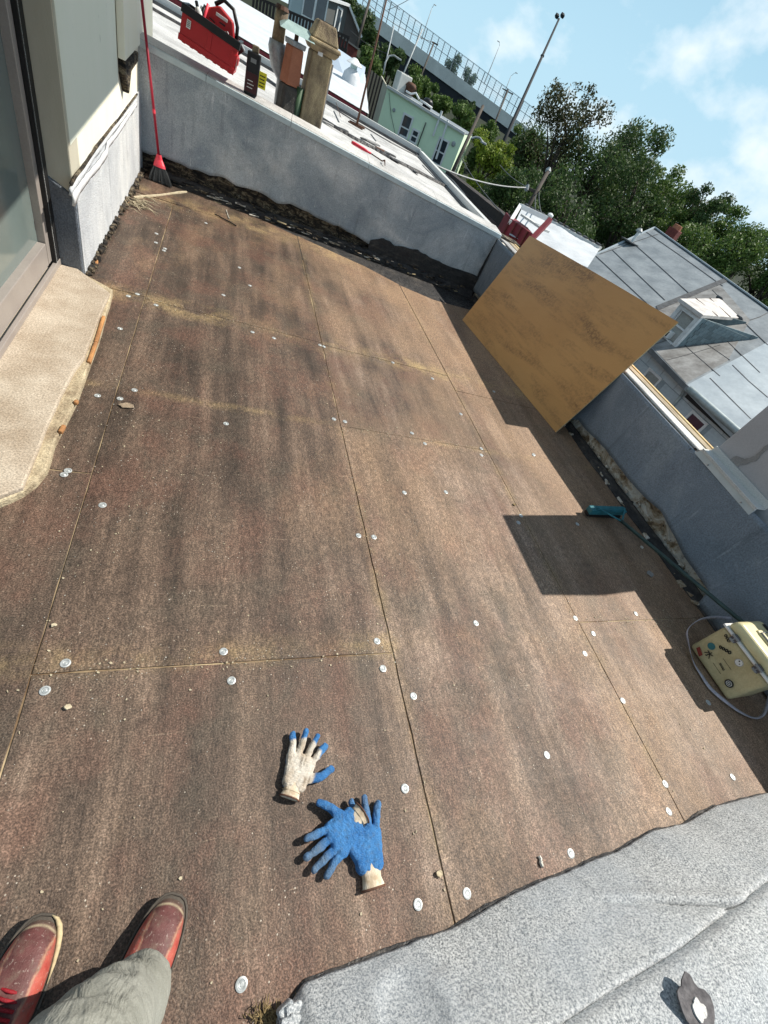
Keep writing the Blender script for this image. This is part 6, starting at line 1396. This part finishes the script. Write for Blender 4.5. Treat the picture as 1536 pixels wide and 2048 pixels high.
# ------------------------------------------------------------------ GLOVES
def capsule(m, a, b, ra, rb, n=12, rings=4):
    a = Vector(a); b = Vector(b); d = (b-a).normalized(); pts = []; rs = []
    for i in range(rings): t = (i+.3)/rings; ang = math.pi/2*(1-t); pts.append(a-d*ra*math.sin(ang)); rs.append(ra*math.cos(ang))
    pts += [a, b]; rs += [ra, rb]
    for i in range(rings): t = (i+.7)/rings; ang = math.pi/2*t; pts.append(b+d*rb*math.sin(ang)); rs.append(max(.0008, rb*math.cos(ang)))
    m.path(pts, rs, n)
def glove(label, mat, wrist, tip, flip, fingers, thumb, lift=0, cuffdir=(0, -1, .0), opening=True, cufflen=.055, zsq=.62, cuffw=1.0, roll=0):
    """local: origin at wrist on the floor, +y to the middle fingertip, z up; flip=-1 mirrors the thumb side"""
    w = az(wrist, .0); t = az(tip, .0); y = (t-w); sc = y.length/.19; y.normalize(); z = Vector((0, 0, 1)); x = y.cross(z)
    Mx = Matrix.Translation(w+Vector((0, 0, lift))) @ Matrix((x, y, z)).transposed().to_4x4() @ Matrix.Rotation(roll, 4, 'Y') @ Matrix.Scale(sc, 4)
    root = bpy.data.objects.new('work_glove', None); COL.objects.link(root); root.matrix_world = Mx; tag(root, label, 'glove', 'blue and white work gloves lying on the boards')
    m = MB()
    # palm: fan of capsules wrist -> knuckles
    kn = [(-.040, .092), (-.0135, .100), (.0135, .098), (.038, .088)]
    for i, (kx, ky) in enumerate(kn):
        kx *= flip; capsule(m, (kx*.55, .012, .013), (kx, ky, .013), .020, .0155)
    for i in range(3):
        a, b = kn[i], kn[i+1]; capsule(m, ((a[0]+b[0])/2*flip*.6, .02, .014), ((a[0]+b[0])/2*flip, (a[1]+b[1])/2-.006, .014), .019, .0145)
    for (kx, ky), (dx_, L1, L2, z1, z2) in zip(kn, fingers):
        kx *= flip; dx_ *= flip; p0 = Vector((kx, ky-.004, .013)); dd = Vector((dx_, 1, 0)).normalized(); p1 = p0+dd*L1+Vector((0, 0, z1)); dd2 = Vector((dx_*1.5, 1, 0)).normalized(); p2 = p1+dd2*L2+Vector((0, 0, z2))
        capsule(m, p0, p1, .0128, .0120); capsule(m, p1, p2, .0120, .0106)
    tb0 = Vector((-.030*flip, .035, .014)); tb1 = tb0+Vector((thumb[0][0]*flip, thumb[0][1], thumb[0][2])); tb2 = tb1+Vector((thumb[1][0]*flip, thumb[1][1], thumb[1][2]))
    capsule(m, tb0, tb1, .0185, .0135); capsule(m, tb1, tb2, .0132, .0112)
    for v_i, v in enumerate(m.v): m.v[v_i] = (v[0], v[1], v[2]*(1.0 if v[2] > .02 else 1.0))
    o = m.build('glove_body', mat, root, smooth=True); rm = o.modifiers.new('r', 'REMESH'); rm.mode = 'VOXEL'; rm.voxel_size = .0019; rm.use_smooth_shade = True
    smo = o.modifiers.new('s', 'SMOOTH'); smo.iterations = 5; smo.factor = .6
    tx = bpy.data.textures.new('crumple', 'CLOUDS'); tx.noise_scale = .028; tx.noise_depth = 4; dpm = o.modifiers.new('d', 'DISPLACE'); dpm.texture = tx; dpm.strength = .011; dpm.mid_level = .5
    # cuff: open knitted tube
    k = 20; vs = []; cd_ = Vector(cuffdir).normalized(); rows = 9
    for r_ in range(rows):
        t_ = r_/(rows-1); c = Vector((0, .016, .014)) + cd_*cufflen*t_*1.3; wx = (.034-.006*math.sin(t_*3.14))*cuffw; wz = .016+.004*t_
        for i in range(k):
            a = 6.283*i/k; rib = 1+.045*math.sin(a*9)+.06*mnoise.noise((math.cos(a)*2, t_*4, flip)); vs.append(c+Vector((math.cos(a)*wx*rib, 0, math.sin(a)*wz*rib)))
    fs_ = [(r_*k+i, r_*k+(i+1) % k, (r_+1)*k+(i+1) % k, (r_+1)*k+i) for r_ in range(rows-1) for i in range(k)]
    c_ = MB().add(vs, fs_).build('cuff', 'glove_cuff', root, smooth=True, fix=False); s2 = c_.modifiers.new('s', 'SOLIDIFY'); s2.thickness = .003
    last = vs[-k:]; MB().path([Vector(p) for p in last]+[Vector(last[0])], .0028, 6).build('cuff_hem', 'rust', root, smooth=True)
    MB().add([Vector(p)-cd_*.018 for p in last], [tuple(range(k))]).build('cuff_lining', 'glove_cuff', root, fix=False)
    return root
F1 = [(-.30, .042, .026, .006, .002), (-.10, .046, .030, .012, .004), (.16, .044, .028, .012, .004), (.42, .034, .022, .010, .002)]
glove('glove with dirty white knit back up, blue fingertips, apart from the other two', 'glove_knit', (583, 1578), (620, 1462), -1, [(-.34, .044, .026, .008, 0), (-.16, .046, .030, .014, .002), (.06, .048, .032, .012, .004), (.26, .042, .030, .006, .002)], ((-.050, .020, .004), (-.028, .034, .004)), cufflen=.035, lift=.003)
glove('blue palm-up glove lying underneath, fingers pointing at the roof far end', 'glove_latex_clean', (738, 1742), (714, 1588), 1, [(-.38, .040, .026, 0, 0), (-.18, .046, .032, .004, .004), (.00, .046, .032, .004, .006), (.22, .040, .030, 0, .002)], ((-.018, .032, .004), (-.006, .030, .004)), cufflen=.042, lift=.0)
glove('blue palm-up glove lying crossed on top, fingers spread to the lower left', 'glove_latex', (706, 1640), (612, 1738), -1, [(-.26, .040, .030, .0, -.004), (-.10, .048, .034, -.002, -.006), (.02, .048, .032, -.004, -.006), (.14, .042, .030, -.006, -.006)], ((-.044, .012, -.004), (-.036, .022, -.006)), cufflen=.030, lift=.020, cuffdir=(0, -1, .25))

# ------------------------------------------------------------------ PERSON (legs and shoes)
pn_ = thing('person', 'person seen from above, grey trousers, worn red and brown running shoes', 'person')
def shoe(toe_px, heel, name):
    toe = az(toe_px, .02); heel = Vector(heel); y = toe-heel; y.z = 0; Ls = y.length; y.normalize(); z = Vector((0, 0, 1)); x = y.cross(z)
    Mx = Matrix.Translation((heel+toe)/2*Vector((1, 1, 0)) if False else Vector(((heel.x+toe.x)/2, (heel.y+toe.y)/2, 0))) @ Matrix((x, y, z)).transposed().to_4x4()
    S_ = Ls/.30
    def outline(scale, z, k=30, toeup=0):
        out = []
        for i in range(k):
            a = 6.283*i/k; sa, ca = math.sin(a), math.cos(a); yy = math.copysign(abs(sa)**.86, sa)*.148; xx = math.copysign(abs(ca)**.72, ca)*(.054 if yy > 0 else .054+.12*yy if yy > -.13 else .038); out.append(Vector((xx*scale, yy*(scale if scale < 1 else 1+(scale-1)*.4)*S_, z+toeup*max(0, yy)**2)))
        return out
    def loft(rings, name_, mat):
        k = len(rings[0]); vs = [p for r in rings for p in r]; fs_ = [(r*k+i, r*k+(i+1) % k, (r+1)*k+(i+1) % k, (r+1)*k+i) for r in range(len(rings)-1) for i in range(k)]; fs_ += [tuple(range(k-1, -1, -1)), tuple(range((len(rings)-1)*k, len(rings)*k))]
        o = MB().add(vs, fs_).build(name_, mat, pn_, smooth=True); o.matrix_world = Mx; return o
    sh_ = loft([outline(1.02, .0, toeup=.6), outline(1.10, .012, toeup=.6), outline(1.12, .024, toeup=.5), outline(1.04, .030, toeup=.5)], 'sole', 'sole')
    # welt: pale worn edge
    w_ = outline(1.085, .030, toeup=.5); w_ = [Mx @ p for p in w_]; MB().path(w_+[w_[0]], .0032, 6).build('welt', 'sole', pn_, smooth=True)
    if name == 'l': MB().path([p+Vector((0, 0, .003)) for p in w_[1:8]], [.001, .004, .0055, .006, .0055, .004, .001], 6).build('pale_sole_edge', 'sheet_edge', pn_, smooth=True)
    rings = []
    for t in range(12):
        u = t/11; r = outline(1.03*(1-u**2.6*.75), .028+.062*math.sin(u*1.57), toeup=.2*(1-u))
        rings.append([Vector((p.x, p.y*(1-.30*u)-.030*u, p.z+max(0, -p.y)*.10*u)) for p in r])
    o = loft(rings, 'shoe_upper', 'shoe_upper')
    # overlays and laces
    m = MB()
    for i in range(8):
        yy = .030-i*.012; zz = .088+.003*i; m.path([(-.024, yy+.004, zz-.006), (0, yy, zz+.004), (.024, yy-.004, zz-.006)], .0032, 6)
    o = m.build('laces', 'sock_red', pn_, smooth=True); o.matrix_world = Mx
    return Mx
M1 = shoe((96, 1832), (-.315, -.215, 0), 'l'); M2 = shoe((352, 1792), (-.085, -.225, 0), 'r')
# trousers: one continuous surface
m = MB()
def leg(pts, rs): capsule_chain(m, pts, rs)
def capsule_chain(m, pts, rs):
    dense = []; dr_ = []
    for i in range(len(pts)-1):
        for j in range(6): t = j/6; dense.append(Vector(pts[i]).lerp(Vector(pts[i+1]), t)); dr_.append(rs[i]*(1-t)+rs[i+1]*t)
    dense.append(Vector(pts[-1])); dr_.append(rs[-1]); m.path(dense, dr_, 20)
capsule_chain(m, [(-.030, -.110, .10), (-.04, -.118, .22), (-.075, -.125, .40), (-.105, -.150, .58), (-.125, -.24, .80), (-.15, -.30, .95)], [.068, .072, .080, .092, .105, .13])
capsule_chain(m, [(-.335, -.200, .10), (-.33, -.215, .25), (-.325, -.235, .45), (-.30, -.26, .60), (-.28, -.30, .80), (-.25, -.33, .95)], [.060, .066, .072, .084, .10, .13])
capsule_chain(m, [(-.2, -.32, .88), (-.2, -.33, 1.02)], [.15, .15])
o = m.build('trousers', 'trouser', pn_, smooth=True); rm = o.modifiers.new('r', 'REMESH'); rm.mode = 'VOXEL'; rm.voxel_size = .009; rm.use_smooth_shade = True
smo = o.modifiers.new('s', 'SMOOTH'); smo.iterations = 6; smo.factor = .6
tx = bpy.data.textures.new('folds', 'CLOUDS'); tx.noise_scale = .07; tx.noise_depth = 3; dpm = o.modifiers.new('d', 'DISPLACE'); dpm.texture = tx; dpm.strength = .020; dpm.mid_level = .5
m = MB(); capsule_chain(m, [(-.32, -.14, .03), (-.325, -.17, .085), (-.33, -.20, .17)], [.040, .046, .050]); o = m.build('sock', 'sock_red', pn_, smooth=True)

# ------------------------------------------------------------------ place thing origins at their bases
bpy.context.view_layer.update()
for o in list(COL.objects):
    if o.type == 'EMPTY' and o.parent is None and o.matrix_world == Matrix.Identity(4) and o.children:
        mn = Vector((1e9,)*3); mxv = Vector((-1e9,)*3)
        for c in o.children_recursive:
            if c.type != 'MESH' or not c.data.vertices: continue
            for cc in c.bound_box:
                w = c.matrix_world @ Vector(cc); mn = Vector(map(min, mn, w)); mxv = Vector(map(max, mxv, w))
        off = Vector(((mn.x+mxv.x)/2, (mn.y+mxv.y)/2, mn.z))
        o.location = off
        for c in o.children: c.matrix_parent_inverse = Matrix.Translation(-off)
bpy.context.view_layer.update()
